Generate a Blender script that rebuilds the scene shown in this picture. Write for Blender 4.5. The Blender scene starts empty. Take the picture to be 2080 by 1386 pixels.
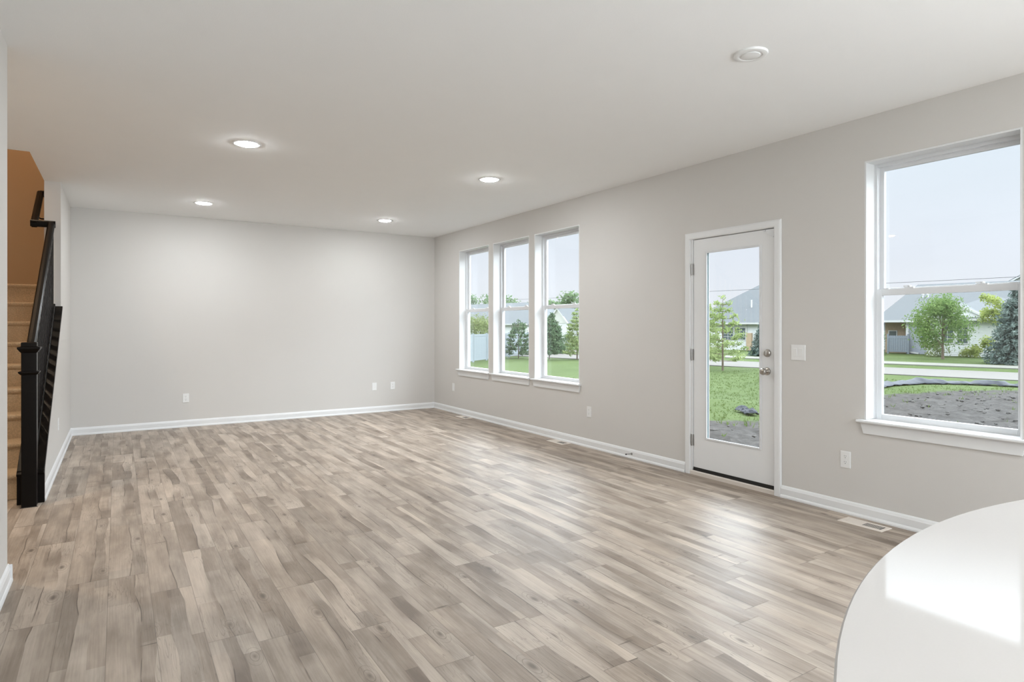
import bpy, bmesh, math, random
import numpy as np
from mathutils import Vector, Matrix

random.seed(7)
rng = np.random.default_rng(11)
SC = bpy.context.scene
COL = SC.collection
PI = math.pi
R = math.radians

# ------------------------------------------------------------------ camera
W, D, XL, H = 4.304, 9.087, -0.475, 2.74        # window wall, far wall, stair wall face, ceiling
cam = bpy.data.cameras.new('camera')
cam.sensor_fit = 'HORIZONTAL'; cam.sensor_width = 36.0
cam.lens = 36.0 * 1258.5 / 2080.0
cam.shift_y = -(693.0 - 663.2) / 2080.0
cam.clip_start = 0.02; cam.clip_end = 400
camo = bpy.data.objects.new('camera', cam)
camo.location = (0, 0, 1.3104)
camo.rotation_euler = (R(90), 0, -0.56693)
COL.objects.link(camo)
SC.camera = camo

# ------------------------------------------------------------------ colour management
SC.view_settings.view_transform = 'Standard'
SC.view_settings.look = 'None'
SC.view_settings.gamma = 1
SC.view_settings.use_curve_mapping = False
SC.view_settings.exposure = 0.10

# ------------------------------------------------------------------ world: hazy overcast sky, pale at the horizon and brighter overhead
world = bpy.data.worlds.new('hazy_sky'); SC.world = world
world.use_nodes = True
nt = world.node_tree; nt.nodes.clear()
def wn(t, **k):
    n = nt.nodes.new(t)
    for a, b in k.items(): setattr(n, a, b)
    return n
tc = wn('ShaderNodeTexCoord'); sep = wn('ShaderNodeSeparateXYZ')
nt.links.new(tc.outputs['Generated'], sep.inputs[0])
cr = wn('ShaderNodeValToRGB')
nt.links.new(sep.outputs['Z'], cr.inputs[0])
el = cr.color_ramp.elements
el[0].position = 0.0; el[0].color = (.86, .88, .94, 1)
el[1].position = 1.0; el[1].color = (.92, .96, 1.0, 1)
e = el.new(.10); e.color = (.83, .87, .965, 1)
e = el.new(.24); e.color = (.79, .87, .97, 1)
st = wn('ShaderNodeMapRange'); st.interpolation_type = 'SMOOTHSTEP'
st.inputs['From Min'].default_value = .25; st.inputs['From Max'].default_value = .36
st.inputs['To Min'].default_value = 1.01; st.inputs['To Max'].default_value = 13.8
nt.links.new(sep.outputs['Z'], st.inputs['Value'])
nz = wn('ShaderNodeTexNoise'); nz.inputs['Scale'].default_value = 2.2; nz.inputs['Detail'].default_value = 4
mp = wn('ShaderNodeMapping'); mp.inputs['Scale'].default_value = (1, 1, 3.5)
nt.links.new(tc.outputs['Generated'], mp.inputs[0]); nt.links.new(mp.outputs[0], nz.inputs['Vector'])
cl = wn('ShaderNodeMapRange')
cl.inputs['From Min'].default_value = .3; cl.inputs['From Max'].default_value = .7
cl.inputs['To Min'].default_value = .96; cl.inputs['To Max'].default_value = 1.04
nt.links.new(nz.outputs['Fac'], cl.inputs['Value'])
# the haze glows in a broad band on the sunny (+x) side and fades towards the zenith
zf = wn('ShaderNodeMapRange'); zf.interpolation_type = 'SMOOTHSTEP'
zf.inputs['From Min'].default_value = .55; zf.inputs['From Max'].default_value = .9
zf.inputs['To Min'].default_value = 1.0; zf.inputs['To Max'].default_value = .28
nt.links.new(sep.outputs['Z'], zf.inputs['Value'])
af = wn('ShaderNodeMapRange'); af.interpolation_type = 'SMOOTHSTEP'
af.inputs['From Min'].default_value = -.35; af.inputs['From Max'].default_value = .35
af.inputs['To Min'].default_value = .35; af.inputs['To Max'].default_value = 1.0
nt.links.new(sep.outputs['X'], af.inputs['Value'])
m1 = wn('ShaderNodeMath', operation='MULTIPLY'); nt.links.new(st.outputs[0], m1.inputs[0]); nt.links.new(zf.outputs[0], m1.inputs[1])
m2 = wn('ShaderNodeMath', operation='MULTIPLY'); nt.links.new(m1.outputs[0], m2.inputs[0]); nt.links.new(af.outputs[0], m2.inputs[1])
m3 = wn('ShaderNodeMath', operation='MAXIMUM'); nt.links.new(m2.outputs[0], m3.inputs[0]); m3.inputs[1].default_value = 1.01
mu = wn('ShaderNodeMath', operation='MULTIPLY')
nt.links.new(m3.outputs[0], mu.inputs[0]); nt.links.new(cl.outputs[0], mu.inputs[1])
bg = wn('ShaderNodeBackground')
nt.links.new(cr.outputs[0], bg.inputs['Color']); nt.links.new(mu.outputs[0], bg.inputs['Strength'])
wo = wn('ShaderNodeOutputWorld'); nt.links.new(bg.outputs[0], wo.inputs[0])

# ------------------------------------------------------------------ large lights
def area(name, loc, rot, sx, sy, power, color=(1, 1, 1), portal=False):
    l = bpy.data.lights.new(name, 'AREA'); l.shape = 'RECTANGLE'; l.size = sx; l.size_y = sy
    l.energy = power; l.color = color
    if portal: l.cycles.is_portal = True
    o = bpy.data.objects.new(name, l); o.location = loc; o.rotation_euler = rot
    COL.objects.link(o); return o
# added fill light behind the camera; the back wall's opening is made for it
area('kitchen_fill', (1.9, -4.9, 1.35), (R(90), 0, 0), 4.4, 2.3, 135, (.84, .92, 1.0))
# second added fill light, in an opening cut in the unseen window wall
area('side_fill', (W + .01, -2.6, 1.2), (0, R(90), 0), 2.15, 2.65, 270, (.82, .91, 1.0))
# portals guide the sky's light through the real window openings (they emit nothing)
for yc in (1.838, 5.812, 6.802, 7.79):
    area('window_portal', (W + .21, yc, 1.55), (0, R(90), 0), 1.77, .88, 1, portal=True)
area('door_portal', (W + .12, 3.365, 1.15), (0, R(90), 0), 1.6, .52, 1, portal=True)

# ------------------------------------------------------------------ material helpers
def mat(name, color, rough=.5, spec=.5, metal=0.0, noise=0.0, nscale=8.0, bump=0.0, bscale=200.0, stretch=None, coat=0.0):
    m = bpy.data.materials.new(name); m.use_nodes = True
    t = m.node_tree; b = t.nodes['Principled BSDF']
    b.inputs['Base Color'].default_value = (*color, 1); b.inputs['Roughness'].default_value = rough
    b.inputs['Specular IOR Level'].default_value = spec; b.inputs['Metallic'].default_value = metal
    b.inputs['Coat Weight'].default_value = coat
    tc = t.nodes.new('ShaderNodeTexCoord'); vec = tc.outputs['Object']
    if stretch:
        mp = t.nodes.new('ShaderNodeMapping'); mp.inputs['Scale'].default_value = stretch
        t.links.new(vec, mp.inputs[0]); vec = mp.outputs[0]
    n = t.nodes.new('ShaderNodeTexNoise'); n.inputs['Scale'].default_value = nscale; n.inputs['Detail'].default_value = 5
    t.links.new(vec, n.inputs['Vector'])
    mx = t.nodes.new('ShaderNodeMix'); mx.data_type = 'RGBA'
    a = max(noise, .01)
    mx.inputs['A'].default_value = (*[c * (1 - a) for c in color], 1)
    mx.inputs['B'].default_value = (*[min(1, c * (1 + a)) for c in color], 1)
    t.links.new(n.outputs['Fac'], mx.inputs['Factor']); t.links.new(mx.outputs['Result'], b.inputs['Base Color'])
    if bump:
        n2 = t.nodes.new('ShaderNodeTexNoise'); n2.inputs['Scale'].default_value = bscale; n2.inputs['Detail'].default_value = 3
        t.links.new(vec, n2.inputs['Vector'])
        bp = t.nodes.new('ShaderNodeBump'); bp.inputs['Strength'].default_value = bump; bp.inputs['Distance'].default_value = .01
        t.links.new(n2.outputs['Fac'], bp.inputs['Height']); t.links.new(bp.outputs[0], b.inputs['Normal'])
    return m

def emit(name, color, strength):
    m = bpy.data.materials.new(name); m.use_nodes = True; t = m.node_tree
    t.nodes.remove(t.nodes['Principled BSDF'])
    e = t.nodes.new('ShaderNodeEmission'); e.inputs[0].default_value = (*color, 1); e.inputs[1].default_value = strength
    t.links.new(e.outputs[0], t.nodes['Material Output'].inputs[0]); return m

def glass(name, tint=(.97, .985, .98)):
    m = bpy.data.materials.new(name); m.use_nodes = True; t = m.node_tree
    t.nodes.remove(t.nodes['Principled BSDF'])
    tr = t.nodes.new('ShaderNodeBsdfTransparent'); tr.inputs[0].default_value = (*tint, 1)
    gl = t.nodes.new('ShaderNodeBsdfGlossy'); gl.inputs['Roughness'].default_value = 0.0
    lw = t.nodes.new('ShaderNodeLayerWeight'); lw.inputs['Blend'].default_value = .5
    pw_ = t.nodes.new('ShaderNodeMath'); pw_.operation = 'POWER'; pw_.inputs[1].default_value = 5.0; t.links.new(lw.outputs['Facing'], pw_.inputs[0])
    fr = t.nodes.new('ShaderNodeMath'); fr.operation = 'MULTIPLY_ADD'; fr.inputs[1].default_value = .96; fr.inputs[2].default_value = .04; t.links.new(pw_.outputs[0], fr.inputs[0])
    mx = t.nodes.new('ShaderNodeMixShader')
    t.links.new(fr.outputs[0], mx.inputs[0]); t.links.new(tr.outputs[0], mx.inputs[1]); t.links.new(gl.outputs[0], mx.inputs[2])
    t.links.new(mx.outputs[0], t.nodes['Material Output'].inputs[0]); return m

def leafmat(name, c1, c2, trans=.35, scale=1.6):
    m = bpy.data.materials.new(name); m.use_nodes = True; t = m.node_tree
    t.nodes.remove(t.nodes['Principled BSDF'])
    g = t.nodes.new('ShaderNodeNewGeometry')
    n = t.nodes.new('ShaderNodeTexNoise'); n.inputs['Scale'].default_value = scale; n.inputs['Detail'].default_value = 6
    t.links.new(g.outputs['Position'], n.inputs['Vector'])
    mr = t.nodes.new('ShaderNodeMapRange'); mr.inputs['From Min'].default_value = .3; mr.inputs['From Max'].default_value = .7
    ad = t.nodes.new('ShaderNodeMath'); ad.operation = 'MULTIPLY_ADD'; ad.inputs[1].default_value = .45
    t.links.new(g.outputs['Random Per Island'], ad.inputs[0]); t.links.new(n.outputs['Fac'], mr.inputs['Value'])
    ml = t.nodes.new('ShaderNodeMath'); ml.operation = 'MULTIPLY'; ml.inputs[1].default_value = .55
    t.links.new(mr.outputs[0], ml.inputs[0]); t.links.new(ml.outputs[0], ad.inputs[2])
    mx = t.nodes.new('ShaderNodeMix'); mx.data_type = 'RGBA'
    mx.inputs['A'].default_value = (*c1, 1); mx.inputs['B'].default_value = (*c2, 1)
    t.links.new(ad.outputs[0], mx.inputs['Factor'])
    d = t.nodes.new('ShaderNodeBsdfDiffuse'); tr = t.nodes.new('ShaderNodeBsdfTranslucent')
    t.links.new(mx.outputs['Result'], d.inputs[0]); t.links.new(mx.outputs['Result'], tr.inputs[0])
    ms = t.nodes.new('ShaderNodeMixShader'); ms.inputs[0].default_value = trans
    t.links.new(d.outputs[0], ms.inputs[1]); t.links.new(tr.outputs[0], ms.inputs[2])
    t.links.new(ms.outputs[0], t.nodes['Material Output'].inputs[0]); return m

# ------------------------------------------------------------------ mesh helpers
class MB:
    def __init__(s): s.v = []; s.f = []
    def add(s, vs, fs):
        o = len(s.v); s.v += [tuple(v) for v in vs]; s.f += [tuple(i + o for i in f) for f in fs]; return s
    def box(s, x0, x1, y0, y1, z0, z1):
        x0, x1 = sorted((x0, x1)); y0, y1 = sorted((y0, y1)); z0, z1 = sorted((z0, z1))
        return s.add([(x0, y0, z0), (x1, y0, z0), (x1, y1, z0), (x0, y1, z0), (x0, y0, z1), (x1, y0, z1), (x1, y1, z1), (x0, y1, z1)],
                     [(0, 3, 2, 1), (4, 5, 6, 7), (0, 1, 5, 4), (1, 2, 6, 5), (2, 3, 7, 6), (3, 0, 4, 7)])
    def prism(s, prof, p0, p1, up=(0, 0, 1), side=None):
        """prof: list of (a,b); swept from p0 to p1; a along side, b along up."""
        p0, p1 = Vector(p0), Vector(p1); d = (p1 - p0).normalized(); up = Vector(up)
        sd = Vector(side) if side else d.cross(up).normalized()
        n = len(prof)
        vs = [p0 + sd * a + up * b for a, b in prof] + [p1 + sd * a + up * b for a, b in prof]
        fs = [tuple(range(n - 1, -1, -1)), tuple(range(n, 2 * n))] + [(i, (i + 1) % n, n + (i + 1) % n, n + i) for i in range(n)]
        return s.add(vs, fs)
    def bar(s, p0, p1, w, h, up=(0, 0, 1)):
        d = (Vector(p1) - Vector(p0)).normalized(); u = Vector(up); u = (u - d * u.dot(d)).normalized()
        return s.prism([(-w / 2, -h / 2), (w / 2, -h / 2), (w / 2, h / 2), (-w / 2, h / 2)], p0, p1, up=u, side=d.cross(u))
    def tube(s, pts, r, seg=10, taper=None):
        n = len(pts); base = len(s.v); pts = [Vector(p) for p in pts]
        for i, p in enumerate(pts):
            d = (pts[min(i + 1, n - 1)] - pts[max(i - 1, 0)]).normalized()
            u = Vector((0, 0, 1)) if abs(d.z) < .9 else Vector((1, 0, 0))
            a = d.cross(u).normalized(); b = a.cross(d)
            rr = r if taper is None else r * taper[i]
            for k in range(seg):
                an = 2 * PI * k / seg; s.v.append(tuple(p + a * math.cos(an) * rr + b * math.sin(an) * rr))
        for i in range(n - 1):
            for k in range(seg):
                k2 = (k + 1) % seg
                s.f.append((base + i * seg + k, base + i * seg + k2, base + (i + 1) * seg + k2, base + (i + 1) * seg + k))
        s.f.append(tuple(base + k for k in range(seg - 1, -1, -1))); s.f.append(tuple(base + (n - 1) * seg + k for k in range(seg)))
        return s
    def lathe(s, prof, c=(0, 0, 0), axis='z', seg=40):
        """prof: list of (r, h) along the axis."""
        base = len(s.v); n = len(prof)
        for k in range(seg):
            a = 2 * PI * k / seg; ca, sa = math.cos(a), math.sin(a)
            for r, h in prof:
                p = {'z': (r * ca, r * sa, h), 'x': (h, r * ca, r * sa), 'y': (r * sa, h, r * ca)}[axis]
                s.v.append((c[0] + p[0], c[1] + p[1], c[2] + p[2]))
        for k in range(seg):
            k2 = (k + 1) % seg
            for i in range(n - 1):
                s.f.append((base + k * n + i, base + k2 * n + i, base + k2 * n + i + 1, base + k * n + i + 1))
        if prof[0][0] > 1e-6: s.f.append(tuple(base + k * n for k in range(seg - 1, -1, -1)))
        if prof[-1][0] > 1e-6: s.f.append(tuple(base + k * n + n - 1 for k in range(seg)))
        return s
    def build(s, name, m, parent=None, smooth=False, bevel=0.0):
        me = bpy.data.meshes.new(name); me.from_pydata([tuple(map(float, v)) for v in s.v], [], s.f); me.update()
        bm = bmesh.new(); bm.from_mesh(me)
        bmesh.ops.remove_doubles(bm, verts=bm.verts, dist=1e-6) if smooth else None
        bmesh.ops.recalc_face_normals(bm, faces=bm.faces)
        bm.to_mesh(me); bm.free()
        if smooth:
            for p in me.polygons: p.use_smooth = True
            try: me.set_sharp_from_angle(angle=R(38))
            except Exception: pass
        o = bpy.data.objects.new(name, me); COL.objects.link(o)
        if m: me.materials.append(m)
        if parent is not None: o.parent = parent
        if bevel:
            b = o.modifiers.new('bevel', 'BEVEL'); b.width = bevel; b.segments = 2; b.limit_method = 'ANGLE'; b.angle_limit = R(40)
        return o

def tag(o, label=None, cat=None, group=None, kind=None):
    if label: o['label'] = label
    if cat: o['category'] = cat
    if group: o['group'] = group
    if kind: o['kind'] = kind
    return o
def thing(name, label, cat, loc=(0, 0, 0), rz=0.0, group=None, kind=None):
    o = bpy.data.objects.new(name, None); o.empty_display_size = .1
    o.location = loc; o.rotation_euler = (0, 0, rz); COL.objects.link(o)
    return tag(o, label, cat, group, kind)
def struct(o, label, cat): return tag(o, label, cat, None, 'structure')
def dup(root, loc, rz, label, group=None):
    r = root.copy(); COL.objects.link(r); r.location = loc; r.rotation_euler = (0, 0, rz); r['label'] = label
    if group: r['group'] = group
    for ch in list(root.children):
        c = ch.copy(); COL.objects.link(c); c.parent = r
        for g in list(ch.children):
            d = g.copy(); COL.objects.link(d); d.parent = c
    return r

# ------------------------------------------------------------------ materials
M = {}
M['wall'] = mat('greige_wall_paint', (.63, .61, .582), .75, .25, noise=.012, nscale=3, bump=.05, bscale=260)
M['tan'] = mat('warm_lit_stair_tan', (.46, .33, .21), .8, .2, noise=.012, nscale=3, bump=.05, bscale=260)  # tan base colour stands in for warm light on greige walls
M['ceil'] = mat('white_ceiling_paint', (.895, .895, .885), .85, .15, noise=.01, nscale=4, bump=.06, bscale=180)
M['trim'] = mat('white_trim_paint', (.76, .765, .765), .35, .45, noise=.01)
M['vinyl'] = mat('white_window_vinyl', (.70, .71, .72), .45, .3, noise=.01)
M['door'] = mat('white_door_paint', (.76, .765, .765), .42, .4, noise=.01)
M['plastic'] = mat('white_plastic', (.80, .80, .79), .35, .45)
M['slot'] = mat('dark_slot', (.05, .05, .05), .6)
M['nickel'] = mat('satin_nickel', (.46, .44, .41), .3, .5, metal=1.0, noise=.05)
M['hinge'] = mat('dark_nickel', (.35, .34, .33), .35, .5, metal=1.0, noise=.05)
M['rubber'] = mat('black_rubber', (.018, .017, .016), .5, .4)
M['spacer'] = mat('grey_teal_spacer', (.10, .14, .15), .5, .3)
M['wire'] = mat('grey_wire', (.16, .16, .17), .6, .2)
M['sill'] = mat('pale_threshold', (.66, .60, .54), .5, .35, noise=.05)
M['espresso'] = mat('espresso_stain', (.0042, .0030, .0023), .36, .13, noise=.25, nscale=14, stretch=(8, 1, 1))
M['quartz'] = mat('white_quartz', (.53, .51, .485), .06, .38, noise=.01, nscale=3)
def satin(name, color, gloss, rough):
    m = bpy.data.materials.new(name); m.use_nodes = True; t = m.node_tree; t.nodes.remove(t.nodes['Principled BSDF'])
    n = t.nodes.new('ShaderNodeTexNoise'); n.inputs['Scale'].default_value = 260; tc = t.nodes.new('ShaderNodeTexCoord'); t.links.new(tc.outputs['Object'], n.inputs['Vector'])
    mx = t.nodes.new('ShaderNodeMix'); mx.data_type = 'RGBA'; mx.inputs['A'].default_value = (*[c * .985 for c in color], 1); mx.inputs['B'].default_value = (*[c * 1.015 for c in color], 1)
    t.links.new(n.outputs['Fac'], mx.inputs['Factor'])
    d = t.nodes.new('ShaderNodeBsdfDiffuse'); g = t.nodes.new('ShaderNodeBsdfGlossy'); g.inputs['Roughness'].default_value = rough
    t.links.new(mx.outputs['Result'], d.inputs[0])
    ms = t.nodes.new('ShaderNodeMixShader'); ms.inputs[0].default_value = gloss; t.links.new(d.outputs[0], ms.inputs[1]); t.links.new(g.outputs[0], ms.inputs[2])
    t.links.new(ms.outputs[0], t.nodes['Material Output'].inputs[0]); return m
M['quartz'] = satin('white_quartz', (.50, .475, .452), .040, .05)
M['cab'] = mat('white_cabinet', (.75, .75, .74), .4)
M['register'] = mat('beige_register', (.72, .65, .58), .45, noise=.02)
M['glass'] = glass('window_glass')
M['lens'] = emit('lamp_lens', (.93, .97, 1.0), 325.0)
M['lens_warm'] = emit('warm_lamp_lens', (1.0, .80, .58), 560.0)
M['lens_hall'] = emit('hall_lamp_lens', (1.0, .82, .62), 400.0)
M['carpet'] = mat('brown_carpet', (.64, .485, .325), .95, .05, noise=.35, nscale=90, bump=.9, bscale=240)

# plank floor ---------------------------------------------------------------
def floor_material():
    m = bpy.data.materials.new('vinyl_plank_floor'); m.use_nodes = True; t = m.node_tree; b = t.nodes['Principled BSDF']
    N = t.nodes.new; L = t.links.new
    def math_(op, a, c=None, d=None, clamp=False):
        n = N('ShaderNodeMath'); n.operation = op; n.use_clamp = clamp
        for i, x in enumerate((a, c, d)):
            if x is None: continue
            if isinstance(x, (int, float)): n.inputs[i].default_value = x
            else: L(x, n.inputs[i])
        return n.outputs[0]
    def comb(x, y, z):
        n = N('ShaderNodeCombineXYZ')
        for i, q in enumerate((x, y, z)):
            if isinstance(q, (int, float)): n.inputs[i].default_value = q
            else: L(q, n.inputs[i])
        return n.outputs[0]
    def noise(vec, scale=1, detail=3, rough=.5):
        n = N('ShaderNodeTexNoise'); n.inputs['Scale'].default_value = scale; n.inputs['Detail'].default_value = detail
        n.inputs['Roughness'].default_value = rough; L(vec, n.inputs['Vector']); return n.outputs['Fac']
    def step(x, a, c, lo=0., hi=1.):
        n = N('ShaderNodeMapRange'); n.interpolation_type = 'SMOOTHSTEP'; L(x, n.inputs['Value'])
        n.inputs['From Min'].default_value = a; n.inputs['From Max'].default_value = c
        n.inputs['To Min'].default_value = lo; n.inputs['To Max'].default_value = hi; return n.outputs[0]
    at = N('ShaderNodeAttribute'); at.attribute_name = 'plank'
    sp = N('ShaderNodeSeparateXYZ'); L(at.outputs['Vector'], sp.inputs[0]); v, u, pid = sp.outputs
    idz = math_('MULTIPLY', pid, 37.0)
    # wavy boundary between the two or three narrow boards printed on each plank
    wob = noise(comb(math_('MULTIPLY', v, 2.0), math_('MULTIPLY', u, 1.15), idz), 1, 2)
    bnd = math_('MULTIPLY_ADD', math_('SUBTRACT', wob, .5), .11, math_('MULTIPLY_ADD', math_('FRACT', math_('MULTIPLY', pid, 7.31)), .07, .055))
    dv = math_('SUBTRACT', v, bnd)
    wob2 = noise(comb(math_('MULTIPLY', v, 2.0), math_('MULTIPLY', u, 1.0), math_('ADD', idz, 21.0)), 1, 2)
    dv2 = math_('SUBTRACT', v, math_('ADD', math_('MULTIPLY_ADD', math_('SUBTRACT', wob2, .5), .09, .060), bnd))
    strip = math_('ADD', step(dv, -.0015, .0015), step(dv2, -.0015, .0015))
    edge = math_('MULTIPLY', math_('MAXIMUM', step(dv, -.026, -.001, 0., 1.), step(dv2, -.022, -.001, 0., 1.)), step(noise(comb(5.0, math_('MULTIPLY', u, 1.9), math_('ADD', idz, 2.0)), 1, 3), .42, .66))
    edge = math_('MULTIPLY', edge, math_('MAXIMUM', step(dv, -.0005, .0015, 1., 0.), step(dv2, -.0005, .0015, 1., 0.)))
    # cross cuts: short pieces of different tone inside a strip
    wnz = N('ShaderNodeTexWhiteNoise'); wnz.noise_dimensions = '3D'
    cut = math_('FLOOR', math_('MULTIPLY_ADD', u, 1.15, math_('MULTIPLY', strip, .53)))
    L(comb(idz, math_('MULTIPLY', math_('ROUND', strip), 3.0), cut), wnz.inputs['Vector'])
    tone = wnz.outputs['Value']
    cloud = noise(comb(math_('MULTIPLY', v, 8.0), math_('MULTIPLY', u, 1.7), math_('MULTIPLY_ADD', math_('ROUND', strip), 4.3, idz)), 1, 5, .55)
    grain = noise(comb(math_('MULTIPLY', v, 130.0), math_('MULTIPLY', u, 3.0), idz), 1, 4, .6)
    # curving figure lines
    fig = noise(comb(math_('MULTIPLY', v, 16.0), math_('MULTIPLY', u, 1.1), math_('ADD', idz, 5.0)), 1, 3)
    figl = math_('ABSOLUTE', math_('SINE', math_('MULTIPLY', fig, 46.0)))
    figm = step(noise(comb(math_('MULTIPLY', v, 5.0), math_('MULTIPLY', u, 1.4), math_('ADD', idz, 11.0)), 1, 2), .48, .62)
    figd = math_('MULTIPLY', step(figl, 0., .35, 1., 0.), figm)
    k = math_('SUBTRACT', math_('MULTIPLY_ADD', tone, .30, math_('MULTIPLY_ADD', cloud, 1.05, math_('MULTIPLY_ADD', grain, .36, -.33))), math_('MULTIPLY', edge, .25))
    rp = N('ShaderNodeValToRGB'); L(k, rp.inputs[0]); e = rp.color_ramp.elements
    e[0].position = .12; e[0].color = (.185, .140, .106, 1); e[1].position = .88; e[1].color = (.57, .475, .385, 1)
    x = e.new(.40); x.color = (.29, .231, .182, 1); x = e.new(.62); x.color = (.42, .343, .276, 1)
    # hue drift: grey boards against tan ones
    hx = N('ShaderNodeMix'); hx.data_type = 'RGBA'; hx.blend_type = 'MULTIPLY'
    L(math_('MULTIPLY', math_('FRACT', math_('MULTIPLY', math_('ADD', tone, pid), 5.7)), .8), hx.inputs['Factor']); L(rp.outputs[0], hx.inputs['A']); hx.inputs['B'].default_value = (.93, .965, 1.0, 1)
    # knots
    vo = N('ShaderNodeTexVoronoi'); vo.voronoi_dimensions = '2D'; vo.inputs['Scale'].default_value = 1.0; L(comb(math_('MULTIPLY', v, 6.5), math_('MULTIPLY', u, 2.6), idz), vo.inputs['Vector'])
    ksel = N('ShaderNodeSeparateColor'); L(vo.outputs['Color'], ksel.inputs[0])
    kd = math_('ADD', vo.outputs['Distance'], math_('MULTIPLY', cloud, .05))
    kd = math_('ADD', kd, math_('MULTIPLY', ksel.outputs[2], .05)); kn = math_('MULTIPLY', step(kd, .05, .17, 1., 0.), step(ksel.outputs[0], .64, .66))
    ring = math_('MULTIPLY', math_('MULTIPLY', step(math_('ABSOLUTE', math_('SINE', math_('MULTIPLY', kd, 34.0))), 0., .4, 1., 0.), step(kd, .16, .42, 1., 0.)), step(ksel.outputs[0], .64, .66))
    # splits: thin dark ragged lines, mostly where two printed boards meet
    crk = math_('MULTIPLY', step(math_('ABSOLUTE', math_('ADD', dv, math_('MULTIPLY', math_('SUBTRACT', grain, .5), .004))), .0008, .0034, 1., 0.), step(noise(comb(3.0, math_('MULTIPLY', u, 2.6), idz), 1, 3), .45, .55))
    chk = N('ShaderNodeTexVoronoi'); chk.voronoi_dimensions = '2D'; chk.inputs['Scale'].default_value = 1.0
    L(comb(math_('MULTIPLY', v, 7.0), math_('MULTIPLY', u, 1.4), math_('ADD', idz, 3.0)), chk.inputs['Vector'])
    cs = N('ShaderNodeSeparateColor'); L(chk.outputs['Color'], cs.inputs[0])
    cp = N('ShaderNodeSeparateXYZ'); L(chk.outputs['Position'], cp.inputs[0])
    du = math_('ABSOLUTE', math_('SUBTRACT', math_('MULTIPLY', u, 1.4), cp.outputs[1])); dvv = math_('ABSOLUTE', math_('SUBTRACT', math_('MULTIPLY', v, 7.0), cp.outputs[0]))
    check = math_('MULTIPLY', math_('MULTIPLY', step(math_('ADD', du, math_('MULTIPLY', math_('SUBTRACT', cloud, .5), .03)), .002, .010, 1., 0.), step(dvv, .10, .42, 1., 0.)), step(cs.outputs[1], .82, .84))
    dark = math_('MAXIMUM', math_('MAXIMUM', math_('MULTIPLY', kn, .72), math_('MULTIPLY', ring, .5)), math_('MAXIMUM', math_('MULTIPLY', crk, .75), math_('MAXIMUM', math_('MULTIPLY', figd, .36), math_('MULTIPLY', check, .7))))
    mx = N('ShaderNodeMix'); mx.data_type = 'RGBA'; L(dark, mx.inputs['Factor']); L(hx.outputs['Result'], mx.inputs['A']); mx.inputs['B'].default_value = (.085, .064, .050, 1)
    # seams between the planks
    e1 = math_('MINIMUM', v, math_('SUBTRACT', .1775, v))
    at2 = N('ShaderNodeAttribute'); at2.attribute_name = 'ends'
    sp2 = N('ShaderNodeSeparateXYZ'); L(at2.outputs['Vector'], sp2.inputs[0])
    e2 = math_('MINIMUM', sp2.outputs[0], sp2.outputs[1])
    seam = math_('MAXIMUM', step(e1, .0004, .0022, 1., 0.), step(e2, .0005, .003, 1., 0.))
    mx2 = N('ShaderNodeMix'); mx2.data_type = 'RGBA'; L(math_('MULTIPLY', seam, .42), mx2.inputs['Factor']); L(mx.outputs['Result'], mx2.inputs['A']); mx2.inputs['B'].default_value = (.07, .055, .045, 1)
    L(mx2.outputs['Result'], b.inputs['Base Color'])
    b.inputs['Specular IOR Level'].default_value = .22
    L(math_('MULTIPLY_ADD', grain, .10, .37), b.inputs['Roughness'])
    bp = N('ShaderNodeBump'); bp.inputs['Strength'].default_value = .10; bp.inputs['Distance'].default_value = .004
    L(math_('SUBTRACT', math_('MULTIPLY', grain, .6), math_('MULTIPLY', seam, .8)), bp.inputs['Height']); L(bp.outputs[0], b.inputs['Normal'])
    return m
M['floor'] = floor_material()

def build_floor():
    PWd, PL = .1775, 1.22
    known = {0: 3.82, 1: 3.51, 3: 2.733, 4: 3.22, 6: 2.163, 7: 2.606, 8: 2.316, 9: 3.02}
    vs, fs, pa, en = [], [], [], []
    def cell(x0, x1, y0, y1, c, ya, yb, pid):
        i = len(vs); vs.extend([(x0, y0, 0), (x1, y0, 0), (x1, y1, 0), (x0, y1, 0)]); fs.append((i, i + 1, i + 2, i + 3))
        xs = -.04 + PWd * c
        for x, y in ((x0, y0), (x1, y0), (x1, y1), (x0, y1)):
            pa.append((x - xs, y - ya + pid * 40.0, pid)); en.append((y - ya, yb - y, 0))
    for c in range(-17, 25):
        x0, x1 = -.04 + PWd * c, -.04 + PWd * (c + 1)
        off = known.get(c, random.uniform(0, PL))
        k = math.floor((-5.1 - off) / PL)
        y = off + k * PL
        while y < D + .1:
            ya, yb = y, y + PL
            y0, y1 = max(ya, -5.1), min(yb, D + .06)
            xa, xb = max(x0, -3.05), min(x1, W + .06)
            if y1 > y0 and xb > xa: cell(xa, xb, y0, y1, c, ya, yb, random.random())
            y += PL
    me = bpy.data.meshes.new('floor'); me.from_pydata(vs, [], fs)
    a = me.attributes.new('plank', 'FLOAT_VECTOR', 'CORNER'); a.data.foreach_set('vector', np.array(pa, 'f').ravel())
    a = me.attributes.new('ends', 'FLOAT_VECTOR', 'CORNER'); a.data.foreach_set('vector', np.array(en, 'f').ravel())
    me.materials.append(M['floor']); me.update()
    o = bpy.data.objects.new('floor', me); COL.objects.link(o)
    return struct(o, 'grey-brown wood-look vinyl plank floor with knots', 'floor')
build_floor()

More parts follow.
